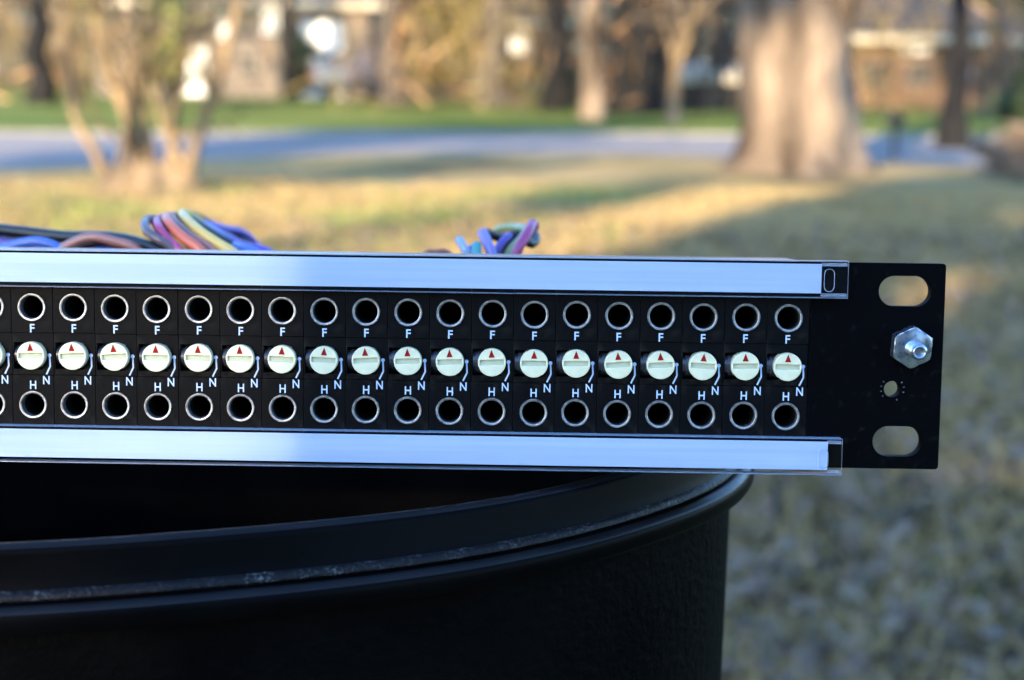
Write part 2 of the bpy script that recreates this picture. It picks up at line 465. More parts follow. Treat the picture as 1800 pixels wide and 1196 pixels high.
# earth stud with its hex nut, and the knurled insert under it
stud = empty('earth_stud'); stud.parent = panel; stud.location = (1.7 * MM, 4.5 * MM, 0); stud.rotation_euler = (R(5), R(1), R(-3))
hexr = 7.9 / math.sqrt(3)
nb = MB()
def hexring(z, f): return [(hexr * f * math.cos(R(30 + 60 * k)), hexr * f * math.sin(R(30 + 60 * k)), z) for k in range(6)]
nv = [(4.56 * math.cos(2 * math.pi * k / 48), 4.56 * math.sin(2 * math.pi * k / 48)) for k in range(48)]
def hexlim(a):                      # radius of the hexagon at angle a
    a = (a - R(0)) % R(60) - R(30); return (7.9 / 2) / math.cos(a if True else 0)
prof = []
for z, lim in ((0.0, 4.3), (0.35, 9), (2.35, 9), (2.62, 4.30), (2.75, 3.85)):
    prof.append([(min(hexlim(2 * math.pi * k / 72 + R(30)), lim) * math.cos(2 * math.pi * k / 72 + 0), min(hexlim(2 * math.pi * k / 72 + R(30)), lim) * math.sin(2 * math.pi * k / 72), z) for k in range(72)])
vs = [p for ring in prof for p in ring]
fs = [(i * 72 + k, i * 72 + (k + 1) % 72, (i + 1) * 72 + (k + 1) % 72, (i + 1) * 72 + k) for i in range(4) for k in range(72)] + [tuple(4 * 72 + k for k in range(72))]
nb.add(vs, fs)
hm = pmesh(nb.mesh('hex_nut', []), M['zinc'])
hn = link('hex_nut', hm, stud)
tp = [(1.72, 0)]
for i in range(12): tp += [(1.74, 2.5 + i * 0.42), (1.5, 2.71 + i * 0.42)]
tp += [(1.38, 7.7), (1.2, 7.8), (0.95, 7.6), (0.88, 6.4), (0.01, 6.4)]
link('bolt', pmesh(MB().lathe(tp, 32).mesh('bolt', []), M['zinc']), stud)
ins = MB().lathe([(1.72, -2.6), (1.72, -0.2), (1.9, 0.06), (2.45, 0.06), (2.6, -0.1)], 36)
for k in range(14):
    a = 2 * math.pi * k / 14 + 0.2
    c, s = math.cos(a), math.sin(a)
    q = [(2.25, -0.13), (2.6, -0.13), (2.6, 0.13), (2.25, 0.13)]
    ins.add([(x * c - y * s, x * s + y * c, 0.02) for x, y in q] + [(x * c - y * s * .6, x * s + y * c * .6, 0.14) for x, y in q], [(4, 5, 6, 7), (0, 1, 5, 4), (1, 2, 6, 5), (2, 3, 7, 6), (3, 0, 4, 7)], 1 if k in (0, 1, 5, 6, 7, 8, 11, 13) else 0)  # some teeth zinc, the rest black: glints set by material
im = ins.mesh('threaded_insert', [M['panel_black'], M['zinc']], True, MM)
io = link('threaded_insert', im, panel); io.location = (-1.6 * MM, -4.8 * MM, 0)

# ------------------------------------------------------------------ bin
bin_o = empty('rubbish_bin', (-0.15, 0.42, 0))
tag(bin_o, 'black plastic rubbish bin with a thick scuffed rim under the patch panel', 'bin')
# plan of the rim: bowed front, rounded corners (right half; the left half mirrors it)
half = [(0.0, -0.181), (0.0577, -0.1755), (0.1021, -0.164), (0.1336, -0.152), (0.1505, -0.1428), (0.1635, -0.1338), (0.1760, -0.1230), (0.187, -0.1118), (0.1966, -0.100), (0.2038, -0.0875), (0.2086, -0.073),
        (0.2112, -0.056), (0.2122, -0.03), (0.2122, 0.05), (0.206, 0.105), (0.188, 0.145), (0.150, 0.168), (0.08, 0.180), (0.0, 0.183)]
loop_ = half + [(-x, y) for x, y in reversed(half[1:-1])]
PL = []
for i_ in range(len(loop_)):
    p0, p1, p2, p3 = (Vector(loop_[(i_ + q) % len(loop_)]) for q in (-1, 0, 1, 2))
    for j_ in range(10):
        t = j_ / 10
        PL.append(0.5 * (2 * p1 + (p2 - p0) * t + (2 * p0 - 5 * p1 + 4 * p2 - p3) * t * t + (3 * p1 - p0 - 3 * p2 + p3) * t ** 3))
# even spacing
seg = [0.0]
for i_ in range(len(PL)): seg.append(seg[-1] + (PL[(i_ + 1) % len(PL)] - PL[i_]).length)
NS = 300
BP = []
for k in range(NS):
    s_ = seg[-1] * k / NS
    i_ = max(q for q in range(len(PL)) if seg[q] <= s_)
    t = (s_ - seg[i_]) / max(1e-9, seg[i_ + 1] - seg[i_])
    BP.append(PL[i_].lerp(PL[(i_ + 1) % len(PL)], t))
for it in range(6): BP = [(BP[k - 1] + BP[k] * 2 + BP[(k + 1) % NS]) / 4 for k in range(NS)]
BNrm = []
for k in range(NS):
    d = (BP[(k + 1) % NS] - BP[k - 1]).normalized(); BNrm.append(Vector((d.y, -d.x)))
def bin_loop(d, z, flute=False):
    o = []
    for k in range(NS):
        dd = d - (0.0020 if flute and k % 25 in (0, 1, 2) else 0)
        if dd > -0.02: p = BP[k] + BNrm[k] * dd
        else: p = BP[k] * (1 + dd / 0.19)
        o.append((p.x, p.y, z))
    return o
def bin_part(name, prof, m, flute_from=99, rows=None):
    vs = []
    for i, (d, z) in enumerate(prof): vs += bin_loop(d, z, i >= flute_from)
    fs = [(i * NS + k, i * NS + (k + 1) % NS, (i + 1) * NS + (k + 1) % NS, (i + 1) * NS + k) for i in range(len(prof) - 1) for k in range(NS)]
    mb = MB().add(vs, fs)
    if rows: mb.m = [rows[i] for i in range(len(prof) - 1) for k in range(NS)]
    if name == 'body': mb.add(bin_loop(prof[-1][0], prof[-1][1]), [tuple(range(NS))])
    me_ = mb.mesh(name, m); me_.shade_smooth(); me_.set_sharp_from_angle(angle=R(50))
    return link(name, me_, bin_o)
T = 0.9139
rim = bin_part('rim', [(-0.0100, T - 0.030), (-0.0062, T - 0.0025), (-0.0058, T - 0.0008), (-0.0050, T - 0.0001), (-0.0040, T - 0.0001), (-0.0030, T - 0.0008), (-0.0026, T - 0.0020),
                       (-0.0021, T - 0.0060), (-0.0012, T - 0.0082)], [M['bin_plastic'], M['bin_edge_highlight']], rows=[0, 0, 0, 1, 1, 0, 0, 0])
bin_part('ledge', [(-0.0012, T - 0.0082), (-0.0006, T - 0.0085), (0.0, T - 0.0090), (0.0001, T - 0.0097), (-0.0004, T - 0.0102)], M['bin_scuff'])
bin_part('lip', [(-0.0004, T - 0.0102), (0.0008, T - 0.0104), (0.0020, T - 0.0107), (0.0027, T - 0.0114), (0.0030, T - 0.0126), (0.0031, T - 0.0148), (0.0026, T - 0.0156), (0.0010, T - 0.0158), (-0.0055, T - 0.0158)], [M['bin_plastic'], M['bin_edge_highlight']], rows=[0, 1, 1, 0, 0, 0, 0, 0])
bin_part('body', [(-0.0026, T - 0.0157), (-0.0028, T - 0.022), (-0.0028, T - 0.030), (-0.0034, T - 0.10), (-0.020, T - 0.55), (-0.046, 0.012), (-0.048, 0.006)], M['bin_body'], 9)
bin_part('inner_wall', [(-0.0100, T - 0.030), (-0.014, T - 0.10), (-0.034, T - 0.55), (-0.050, 0.03), (-0.2, 0.03)], M['bin_body'])

# ------------------------------------------------------------------ loose wires behind the panel
def smooth_path(pts, k=8):
    P = [Vector(p) for p in pts]; o = []
    for i in range(len(P) - 1):
        p0, p1, p2, p3 = P[max(i - 1, 0)], P[i], P[i + 1], P[min(i + 2, len(P) - 1)]
        for j in range(k):
            t = j / k
            o.append(0.5 * (2 * p1 + (p2 - p0) * t + (2 * p0 - 5 * p1 + 4 * p2 - p3) * t * t + (3 * p1 - p0 - 3 * p2 + p3) * t ** 3))
    return o + [P[-1]]
WC = {'black': (0.006, 0.006, 0.008), 'grey': (0.14, 0.10, 0.13), 'magenta': (0.50, 0.03, 0.20), 'orange': (0.78, 0.14, 0.05), 'yellow': (0.85, 0.60, 0.10), 'violet': (0.10, 0.06, 0.50),
      'blue': (0.03, 0.16, 0.75), 'brown': (0.20, 0.06, 0.035), 'pink': (0.42, 0.17, 0.14), 'lightblue': (0.25, 0.45, 0.80), 'teal': (0.03, 0.36, 0.38), 'lilac': (0.24, 0.22, 0.72), 'green': (0.30, 0.38, 0.16), 'white': (0.6, 0.6, 0.55)}
WC = {c: tuple(0.68 * (x * 0.85 + 0.15 * sum(v) / 3) for x in v) for c, v in WC.items()}
for c, v in WC.items(): M['wire_' + c] = mat('wire_' + c, v, tuple(x * 0.82 for x in v), 150, rough=0.36, spec=0.5)
def wire(parent, colour, pts, r, label):
    mb = MB(); path = smooth_path([parent.matrix_world.inverted() @ p for p in pts])
    mb.tube(path, r, 10)
    o = mb.build('wire', M['wire_' + colour], parent, True)
    o['label'] = label
    return o
def bundle(loc, label):
    e = empty('wire_bundle', loc); bpy.context.view_layer.update()
    return tag(e, label, 'wires', 'loose wire bundles behind the patch panel')
b1 = bundle(at(120, 520, 0.385), 'low bundle of wires under a thick black cable at the left edge')
wire(b1, 'black', [at(-260, 392, .42), at(-120, 396, .41), at(0, 404, .400), at(110, 416, .395), at(190, 418, .390), at(245, 428, .385), at(300, 452, .38), at(340, 500, .38)], .0017, 'black wire')
wire(b1, 'black', [at(-260, 402, .45), at(-60, 404, .44), at(60, 414, .43), at(140, 424, .42), at(210, 440, .42), at(260, 490, .42)], .0016, 'black wire')
wire(b1, 'violet', [at(-200, 436, .40), at(-40, 424, .40), at(30, 430, .40), at(90, 444, .40), at(150, 500, .40)], .0013, 'violet wire')
wire(b1, 'brown', [at(-200, 418, .41), at(-30, 414, .41), at(50, 424, .41), at(120, 446, .41), at(160, 500, .41)], .0012, 'brown wire')
wire(b1, 'blue', [at(-180, 446, .385), at(-20, 440, .385), at(40, 427, .385), at(75, 426, .385), at(108, 440, .385), at(140, 470, .385), at(160, 520, .385)], .0013, 'blue wire')
wire(b1, 'blue', [at(60, 470, .40), at(110, 446, .40), at(170, 434, .40), at(230, 440, .40), at(290, 470, .40)], .0012, 'blue wire')
wire(b1, 'pink', [at(70, 520, .375), at(105, 446, .375), at(135, 424, .375), at(165, 417, .375), at(200, 424, .375), at(240, 438, .375), at(280, 480, .375)], .0013, 'dusty pink wire')
wire(b1, 'brown', [at(100, 520, .38), at(130, 446, .38), at(160, 428, .38), at(190, 426, .38), at(225, 438, .38), at(260, 480, .38)], .0013, 'brown wire')
b2 = bundle(at(360, 520, 0.385), 'tall looped bundle of coloured wires arching right, from grey to blue')
def loop(c, pts, r=.00125):
    wire(b2, c, [at(x, y, Y) for x, y, Y in pts], r, {'grey': 'grey', 'magenta': 'magenta', 'orange': 'orange red', 'yellow': 'yellow', 'black': 'black', 'violet': 'violet', 'blue': 'bright blue'}.get(c, c) + ' wire')
loop('grey', [(420, 520, .43), (330, 430, .42), (290, 396, .41), (268, 385, .395), (256, 391, .38), (258, 405, .373), (275, 419, .37), (305, 440, .37), (350, 500, .37)])
loop('black', [(430, 520, .435), (345, 430, .43), (305, 400, .42), (285, 386, .405), (272, 390, .39), (284, 412, .377), (312, 440, .374), (350, 500, .37)], .0011)
loop('magenta', [(450, 520, .44), (360, 430, .43), (310, 396, .42), (290, 384, .40), (277, 388, .385), (280, 402, .375), (296, 422, .372), (318, 444, .37), (350, 490, .37)])
loop('orange', [(480, 520, .45), (400, 440, .44), (340, 400, .425), (310, 384, .405), (295, 382, .39), (297, 393, .38), (318, 415, .374), (352, 440, .371), (400, 490, .37)], .0015)
loop('pink', [(480, 520, .455), (410, 440, .445), (355, 402, .43), (325, 384, .41), (303, 380, .395), (308, 392, .385), (335, 415, .378), (375, 441, .374), (420, 490, .37)], .0012)
loop('yellow', [(500, 520, .46), (430, 440, .45), (370, 402, .435), (340, 382, .415), (323, 377, .40), (326, 385, .39), (352, 408, .38), (385, 430, .376), (412, 447, .373), (460, 490, .37)], .0015)
loop('black', [(520, 520, .47), (450, 440, .46), (395, 408, .45), (360, 388, .435), (338, 378, .42), (336, 384, .41), (362, 402, .40), (400, 426, .39), (440, 448, .385), (480, 490, .38)], .0013)
loop('violet', [(520, 520, .48), (440, 420, .46), (390, 402, .44), (362, 394, .43), (366, 400, .41), (395, 417, .395), (430, 434, .388), (470, 444, .385), (520, 480, .38)], .0014)
loop('blue', [(540, 520, .46), (500, 460, .44), (450, 440, .43), (405, 425, .41), (398, 424, .40), (420, 436, .385), (450, 446, .38), (500, 480, .38)], .0014)
b3 = bundle(at(880, 530, 0.385), 'small cluster of cut wire ends standing up behind the panel middle')
def cut(c, pts, r=.00125): wire(b3, c, [at(x, y, Y) for x, y, Y in pts], r, {'lightblue': 'light blue', 'lilac': 'lilac blue'}.get(c, c) + ' wire')
cut('lightblue', [(840, 520, .385), (826, 455, .385), (816, 437, .385), (806, 420, .387)], .0011)
cut('blue', [(850, 520, .40), (836, 455, .40), (826, 432, .40)], .0010)
cut('teal', [(842, 520, .38), (839, 455, .38), (838, 430, .383)], .0013)
cut('lilac', [(885, 520, .382), (866, 452, .382), (856, 426, .384), (848, 408, .387)], .0014)
cut('black', [(852, 408, .40), (866, 414, .40), (880, 418, .402), (905, 414, .405), (926, 404, .405), (938, 410, .402), (942, 422, .398), (934, 429, .395), (926, 424, .394)], .0013)
cut('violet', [(850, 520, .39), (872, 446, .39), (885, 424, .392), (896, 415, .395)], .0011)
cut('black', [(856, 520, .40), (880, 446, .40), (898, 420, .402)], .0011)
cut('green', [(880, 520, .39), (895, 446, .39), (915, 422, .395), (925, 406, .40), (908, 400, .41), (880, 402, .415), (868, 412, .42)], .0012)
cut('magenta', [(890, 520, .378), (908, 446, .378), (922, 420, .380), (932, 402, .384), (936, 394, .39), (940, 398, .397)], .0014)
cut('brown', [(700, 520, .40), (745, 452, .40), (765, 445, .40), (790, 448, .40), (830, 500, .40)], .0010)

# ------------------------------------------------------------------ trees
M['bark_lit'] = mat('bark_lit', (0.028, 0.02, 0.014), (0.19, 0.142, 0.10), 2.2, rough=0.95, bump=1.0, bscale=14, detail=8, spec=0.1, stretch=(1, 1, 0.35))  # sunlit bark, bright sun patches painted into its blotches
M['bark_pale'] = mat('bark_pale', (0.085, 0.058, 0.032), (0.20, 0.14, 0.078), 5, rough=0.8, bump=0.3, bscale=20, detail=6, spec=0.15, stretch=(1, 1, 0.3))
M['bark_shaded'] = mat('bark_shaded', (0.006, 0.006, 0.007), (0.016, 0.015, 0.014), 3.5, rough=0.95, bump=0.8, bscale=14, detail=8, spec=0.1, stretch=(1, 1, 0.35))  # bark for trunks in shade, the shade painted in as near black
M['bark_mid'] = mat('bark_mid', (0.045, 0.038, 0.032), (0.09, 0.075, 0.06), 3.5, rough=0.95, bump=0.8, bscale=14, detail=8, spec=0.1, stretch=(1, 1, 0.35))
M['twig'] = mat('twig', (0.05, 0.038, 0.026), (0.12, 0.09, 0.062), 0.5, rough=0.9, spec=0.1)
M['twig_dark'] = mat('twig_dark', (0.03, 0.025, 0.02), (0.07, 0.055, 0.042), 0.5, rough=0.9, spec=0.1)
M['leaf_olive'] = mat('leaf_olive', (0.09, 0.11, 0.03), (0.26, 0.24, 0.07), 1.2, rough=0.7, spec=0.3)
M['leaf_gold'] = mat('leaf_gold', (0.13, 0.10, 0.032), (0.20, 0.155, 0.06), 1.0, rough=0.7, spec=0.2)
M['leaf_dark'] = mat('leaf_dark', (0.012, 0.022, 0.012), (0.04, 0.065, 0.028), 1.5, rough=0.6, spec=0.3)
M['leaf_rust'] = mat('leaf_rust', (0.30, 0.15, 0.07), (0.45, 0.27, 0.13), 1.2, rough=0.8, spec=0.2)

def quads(P, D, L, W, rng, curl=0.15):
    """a blade or twig quad at each point P, along D, length L, half width W"""
    n = len(P)
    S = np.cross(D, rng.normal(size=(n, 3))); S /= np.linalg.norm(S, axis=1, keepdims=True) + 1e-9
    a = P - S * W[:, None]; b = P + S * W[:, None]
    tip = P + D * L[:, None] + rng.normal(size=(n, 3)) * (L * curl)[:, None]
    c = tip + S * (W * 0.4)[:, None]; d = tip - S * (W * 0.4)[:, None]
    V = np.stack([a, b, c, d], 1).reshape(-1, 3)
    return V, np.arange(4 * n).reshape(n, 4)
def unit(v): return v / (np.linalg.norm(v, axis=-1, keepdims=True) + 1e-9)

def limb_path(rng, p, d, length, n=6, wob=0.16, up=0.08):
    o = [Vector(p)]; d = Vector(d).normalized()
    for i in range(n):
        d = (d + Vector(rng.normal(size=3)) * wob + Vector((0, 0, up))).normalized()
        o.append(o[-1] + d * (length / n))
    return o

def bare_tree(name, label, base, H, r, seed, bark, twig, group=None, cat='tree', stems=None, fork=0.35, spread=0.7, twigs=2600, flare=1.5, lean=(0, 0), tw=0.012, leaf=None):
    """tapered trunk with limbs, and a crown of branches ending in many twigs"""
    rng = np.random.default_rng(seed)
    root = tag(empty(name, base), label, cat, group)
    trunk, crown = MB(), MB()
    ends = []
    def limbs(p, d, length, rad, depth):
        path = limb_path(rng, p, d, length, 5, 0.2, 0.06)
        rr = [rad * (1 - 0.75 * i / 5) for i in range(6)]
        (trunk if depth == 0 else crown).tube(path, rr, 7 if depth == 0 else 4, cap=False)
        if depth < 2:
            for k in range(4 if depth == 0 else 3):
                i = rng.integers(2, 6); q = path[i]
                nd = (path[i] - path[i - 1]).normalized() + Vector(rng.normal(size=3)) * 0.75
                limbs(q, nd, length * rng.uniform(0.45, 0.7), rr[i] * 0.8 + 0.004, depth + 1)
        else: ends.append((path, rad))
        if depth == 1: ends.append((path, rad))
    for st in (stems or [(lean, r, H * fork)]):
        ln_, rs, hf = st[:3]
        off = st[3] if len(st) > 3 else (0, 0)
        n = 8
        path = [Vector((off[0] + ln_[0] * (i / n) + 0.03 * hf * rng.normal() * (i > 0) * 0.4, off[1] + ln_[1] * (i / n), hf * i / n - 0.05 * (i == 0))) for i in range(n + 1)]
        rr = [rs * (1 - 0.35 * i / n) * (1 + (flare - 1) * math.exp(-i / n * hf / (3 * rs + 0.05))) for i in range(n + 1)]
        trunk.tube(path, rr, 14, cap=False)
        nl = 4 if not stems else 3
        for k in range(nl):
            a = 2 * math.pi * (k + rng.uniform(0, .6)) / nl
            d = Vector((math.cos(a) * spread, math.sin(a) * spread, 1.0)) if k else Vector((0.1, 0, 1))
            limbs(path[-1] - Vector((0, 0, rs * .5)) if k == 0 else path[-1 - (k % 3)], d, (H - hf) * rng.uniform(0.5, 0.75), rs * (0.62 if k == 0 else 0.45), 0)
    trunk.build('trunk', bark, root, True)
    co = crown.build('crown', twig, root, True)
    P, D, L = [], [], []
    for j in range(twigs):
        path, rad = ends[rng.integers(len(ends))]
        i = rng.integers(1, len(path)); t = rng.uniform()
        P.append(path[i - 1].lerp(path[i], t)); D.append((path[i] - path[i - 1]).normalized()); L.append(rng.uniform(.3, 1.1) * H * 0.07)
    P = np.array(P); D = unit(np.array(D) + rng.normal(size=(twigs, 3)) * 0.6 + np.array([0, 0, .15]))
    V, F = quads(P, D, np.array(L), np.full(twigs, tw), rng)
    mats, mi = [twig], None
    if leaf:
        nl = twigs * 2
        idx = rng.integers(0, twigs, nl)
        P2 = P[idx] + D[idx] * (np.array(L)[idx] * rng.uniform(.3, 1, nl))[:, None] + rng.normal(size=(nl, 3)) * 0.06
        V2, F2 = quads(P2, unit(rng.normal(size=(nl, 3))), np.full(nl, .10), np.full(nl, .045), rng)
        V = np.concatenate([V, V2]); F = np.concatenate([F, F2 + 4 * twigs]); mats = [twig, leaf]; mi = np.r_[np.zeros(twigs, int), np.ones(nl, int)]
    tag(soup('twigs', V, F, mats, mi, co), kind='stuff')
    return root

def leafy(name, label, base, lobes, n, size, leaf, seed, trunk=None, bark=None, group=None, cat='tree', gap=None):
    """lobes: (x, y, z, rx, ry, rz) clumps filled with leaf-sized faces; uneven outline, gaps between the clumps"""
    rng = np.random.default_rng(seed)
    root = tag(empty(name, base), label, cat, group)
    tb = MB()
    top = max(l[2] for l in lobes)
    r0 = trunk or 0.06
    tb.tube([(0, 0, -.05), (0, 0, top * .4), (rng.normal() * .05, rng.normal() * .05, top * .95)], [r0 * 1.3, r0 * .8, r0 * .25], 9)
    for l in lobes:
        tb.tube([(0, 0, max(0.1, l[2] * .45)), (l[0] * .5, l[1] * .5, l[2] * .8), (l[0], l[1], l[2])], [r0 * .45, r0 * .3, r0 * .12], 6)
    tb.build('trunk' if cat == 'tree' else 'stem', bark or M['bark_shaded'], root, True)
    wts = np.array([l[3] * l[4] * l[5] for l in lobes]) ** (2 / 3); wts = wts / wts.sum()
    # clumps within each lobe, then leaves within each clump
    P = []
    for l, wt in zip(lobes, wts):
        nc = max(6, int(wt * n / 60))
        c = unit(rng.normal(size=(nc, 3))) * (rng.uniform(.25, 1.0, nc) ** 0.5)[:, None]
        c = c * np.array(l[3:6]) + np.array(l[:3])
        m = int(wt * n)
        P.append(c[rng.integers(0, nc, m)] + rng.normal(size=(m, 3)) * np.array(l[3:6]) * 0.17)
    P = np.concatenate(P); P = P[P[:, 2] > 0.02]
    S, Wd = rng.uniform(.6, 1.3, len(P)) * size, rng.uniform(.3, .6, len(P)) * size
    if gap:                                  # gap cut along the sun ray so weak sun reaches the panel
        o_, d_, r_ = gap
        q = P + np.array(base) - np.array(o_); d_ = np.array(d_)
        k = np.linalg.norm(q - (q @ d_)[:, None] * d_, axis=1) > r_
        P, S, Wd = P[k], S[k], Wd[k]
    V, F = quads(P, unit(rng.normal(size=P.shape)), S, Wd, rng)
    soup('crown' if cat == 'tree' else 'foliage', V, F, leaf, None, root)
    return root

# the big tree on the right of the lawn
def big_tree():
    b = gp(1392, 300)
    root = tag(empty('big_tree', (b.x, b.y, 0)), 'huge pale trunk with flaring roots standing on the lawn at right', 'tree')
    D = b.y / 2500
    n, m = 64, 40
    vs, fs = [], []
    # (height m, left px, right px) silhouette of the trunk read at its own distance
    sil = [(-0.05, 1258, 1530), (0.0, 1262, 1525), (0.07, 1275, 1515), (0.16, 1284, 1509), (0.30, 1293, 1502), (0.45, 1297, 1498), (0.62, 1297, 1494), (0.85, 1294, 1489), (1.1, 1293, 1484), (1.35, 1291, 1480), (1.6, 1290, 1462), (1.9, 1288, 1445)]
    hs = np.linspace(-0.05, 1.9, m)
    for h in hs:
        l_ = np.interp(h, [s[0] for s in sil], [s[1] for s in sil]); r_ = np.interp(h, [s[0] for s in sil], [s[2] for s in sil])
        cx = ((l_ + r_) / 2 - 1392) * D; rad = (r_ - l_) / 2 * D
        fl = math.exp(-max(h, 0) / 0.34)
        for k in range(n):
            a = 2 * math.pi * k / n
            lob = 0.19 * fl * math.cos(5 * a + 0.9) + 0.06 * fl * math.cos(9 * a) + 0.025 * math.cos(3 * a + 1.2 + h * .5) + 0.02 * math.cos(7 * a + h) + 0.02 * math.cos(17 * a + 2 * h)
            w_ = 0.08 * mnoise.noise(Vector((math.cos(a) * 2, math.sin(a) * 2, h * 1.1)))
            q = rad * (1 + lob * 0.8 + w_)
            vs.append((cx + q * math.cos(a), q * math.sin(a) * 0.95, h))
    fs = [(i * n + k, i * n + (k + 1) % n, (i + 1) * n + (k + 1) % n, (i + 1) * n + k) for i in range(m - 1) for k in range(n)]
    tr = MB().add(vs, fs)
    tr.tube([(-.15, 0, 1.6), (-.22, .05, 2.6), (-.4, .1, 4.2), (-.3, .2, 6.5)], [.47, .40, .34, .22], 22, cap=False)
    tr.tube([(.16, -.02, .95), (.33, -.08, 1.35), (.42, -.12, 1.75), (.55, -.14, 2.4), (1.0, -.2, 4.2), (1.4, 0, 6.5)], [.30, .19, .165, .16, .15, .10], 18, cap=False)
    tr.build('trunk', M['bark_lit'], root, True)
    rng = np.random.default_rng(3)
    crown = MB(); ends = []
    for s in ((-.3, .2, 6.2), (-.35, .1, 4.5), (1.3, -.1, 5), (1.5, 0, 6.3), (-.3, .15, 5.4)):
        for k in range(4):
            d = Vector((rng.normal(), rng.normal(), .9)); p = limb_path(rng, s, d, rng.uniform(3, 6), 6, .25, .05)
            crown.tube(p, [.12 * (1 - .8 * i / 6) for i in range(7)], 6, cap=False); ends.append(p)
    co = crown.build('crown', M['bark_mid'], root, True)
    P, Dd = [], []
    for j in range(2200):
        p = ends[rng.integers(len(ends))]; i = rng.integers(1, 7); P.append(p[i - 1].lerp(p[i], rng.uniform())); Dd.append((p[i] - p[i - 1]).normalized())
    V, F = quads(np.array(P), unit(np.array(Dd) + rng.normal(size=(2200, 3)) * .7), rng.uniform(.4, 1.4, 2200), np.full(2200, .012), rng)
    tag(soup('twigs', V, F, M['twig'], None, co), kind='stuff')
big_tree()

# the many-stemmed tree on the left of the lawn
def clump_tree():
    b = gp(255, 335); b.z = 0
    root = tag(empty('multi_stem_tree', b), 'pale smooth tree with many leaning stems from one base on the left lawn', 'tree')
    Y = b.y
    rng = np.random.default_rng(11)
    stems = [([(200, 338), (168, 270), (137, 215), (120, 150), (116, 70), (122, -60), (112, -260), (90, -520)], .050),
             ([(248, 336), (240, 260), (228, 210), (208, 160), (190, 120), (172, 40), (166, -60), (150, -300), (120, -560)], .082),
             ([(235, 336), (232, 250), (236, 180), (244, 110), (236, 20), (244, -120), (262, -400)], .048),
             ([(268, 335), (262, 250), (252, 190), (250, 120), (262, 30), (272, -120), (280, -480)], .045),
             ([(300, 337), (304, 270), (306, 200), (318, 140), (330, 60), (342, -60), (370, -300), (390, -520)], .062),
             ([(322, 338), (338, 275), (356, 220), (378, 160), (396, 95), (418, 10), (440, -120), (480, -400)], .060),
             ([(345, 342), (330, 300), (300, 250), (280, 190), (270, 110), (285, 0), (300, -200)], .040),
             ([(180, 340), (205, 300), (222, 230), (225, 150), (205, 60), (190, -100)], .038)]
    tk, cr = MB(), MB(); ends = []
    for pts, r in stems:
        dy = rng.normal() * .22
        n = len(pts)
        loc = [at(x, y, Y + dy * (i / n) * 2) - b for i, (x, y) in enumerate(pts)]
        loc[0].z = -.03
        p = smooth_path(loc, 4)
        tk.tube(p, [r * .88 * (1.35 if i < 2 else 1.15 if i < 4 else 1.0) * (1 - .6 * i / len(p)) for i in range(len(p))], 10, cap=False)
        for k in range(8):
            i = int(rng.integers(len(p) // 3, len(p)))
            q = limb_path(rng, p[i], Vector((rng.normal() * .8, rng.normal() * .8, .8)), rng.uniform(.8, 2.0), 5, .22, .1)
            cr.tube(q, [.018 * (1 - .75 * j / 5) for j in range(6)], 5, cap=False); ends.append(q)
    # a swollen root crown joins the stems
    vs, fs = [], []
    for i, (h, rr) in enumerate(((-.05, .44), (.03, .40), (.10, .34), (.18, .24), (.24, .10))):
        for k in range(24):
            a = 2 * math.pi * k / 24; q = rr * (1 + .16 * math.cos(5 * a + .4) + .08 * math.cos(3 * a)); vs.append((.02 + q * math.cos(a) * 1.0, q * math.sin(a) * .8, h))
    fs = [(i * 24 + k, i * 24 + (k + 1) % 24, (i + 1) * 24 + (k + 1) % 24, (i + 1) * 24 + k) for i in range(4) for k in range(24)]
    tk.add(vs, fs)
    tk.build('trunk', M['bark_pale'], root, True)
    co = cr.build('crown', M['bark_pale'], root, True)
    N = 480; P, D = [], []
    for j in range(N):
        p = ends[rng.integers(len(ends))]; i = rng.integers(1, 6); P.append(p[i - 1].lerp(p[i], rng.uniform())); D.append((p[i] - p[i - 1]).normalized())
    V, F = quads(np.array(P), unit(np.array(D) + rng.normal(size=(N, 3)) * .7), rng.uniform(.12, .5, N), np.full(N, .011), rng)
    tag(soup('twigs', V, F, [M['bark_pale'], M['leaf_olive'], M['leaf_gold']], rng.choice([0, 1, 2], N, p=[.4, .3, .3]), co), kind='stuff')
clump_tree()

# trunks across the road, each read off at its own foot
def foot(px, py): p = gp(px, py); return (p.x, p.y, 0)
def dist_r(px_w, y): return px_w / 2 * y / 2500
WOODS = 'bare trees across the road'
def street_tree(name, label, px, py, wpx, H, seed, bark, twig, lean=(0, 0), **kw):
    f = foot(px, py); return bare_tree(name, label, f, H, dist_r(wpx, f[1]), seed, bark, twig, WOODS, lean=lean, **kw)
street_tree('tree', 'dark straight trunk at the left edge beyond the road', 72, 186, 38, 13, 21, M['bark_shaded'], M['twig_dark'], fork=.4)
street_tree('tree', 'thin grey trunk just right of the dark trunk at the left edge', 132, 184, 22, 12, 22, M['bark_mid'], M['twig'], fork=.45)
street_tree('tree', 'dark slender trunk behind the many stemmed tree', 248, 186, 20, 11, 23, M['bark_shaded'], M['twig'], fork=.4)
street_tree('tree', 'dark trunk standing before the white garage of the cream house', 512, 178, 24, 13, 24, M['bark_shaded'], M['twig'], fork=.35)
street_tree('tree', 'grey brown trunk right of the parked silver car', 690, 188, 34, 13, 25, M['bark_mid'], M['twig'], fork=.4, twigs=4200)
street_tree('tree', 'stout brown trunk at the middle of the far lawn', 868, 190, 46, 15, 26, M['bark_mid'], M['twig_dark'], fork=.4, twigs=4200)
street_tree('tree', 'dark blue grey trunk left of the sunlit tan trunk', 975, 198, 40, 15, 27, M['bark_shaded'], M['twig_dark'], fork=.5, twigs=4200)
street_tree('tree', 'sunlit tan trunk near the far kerb at the middle', 1040, 214, 36, 13, 28, M['bark_lit'], M['twig'], fork=.45)
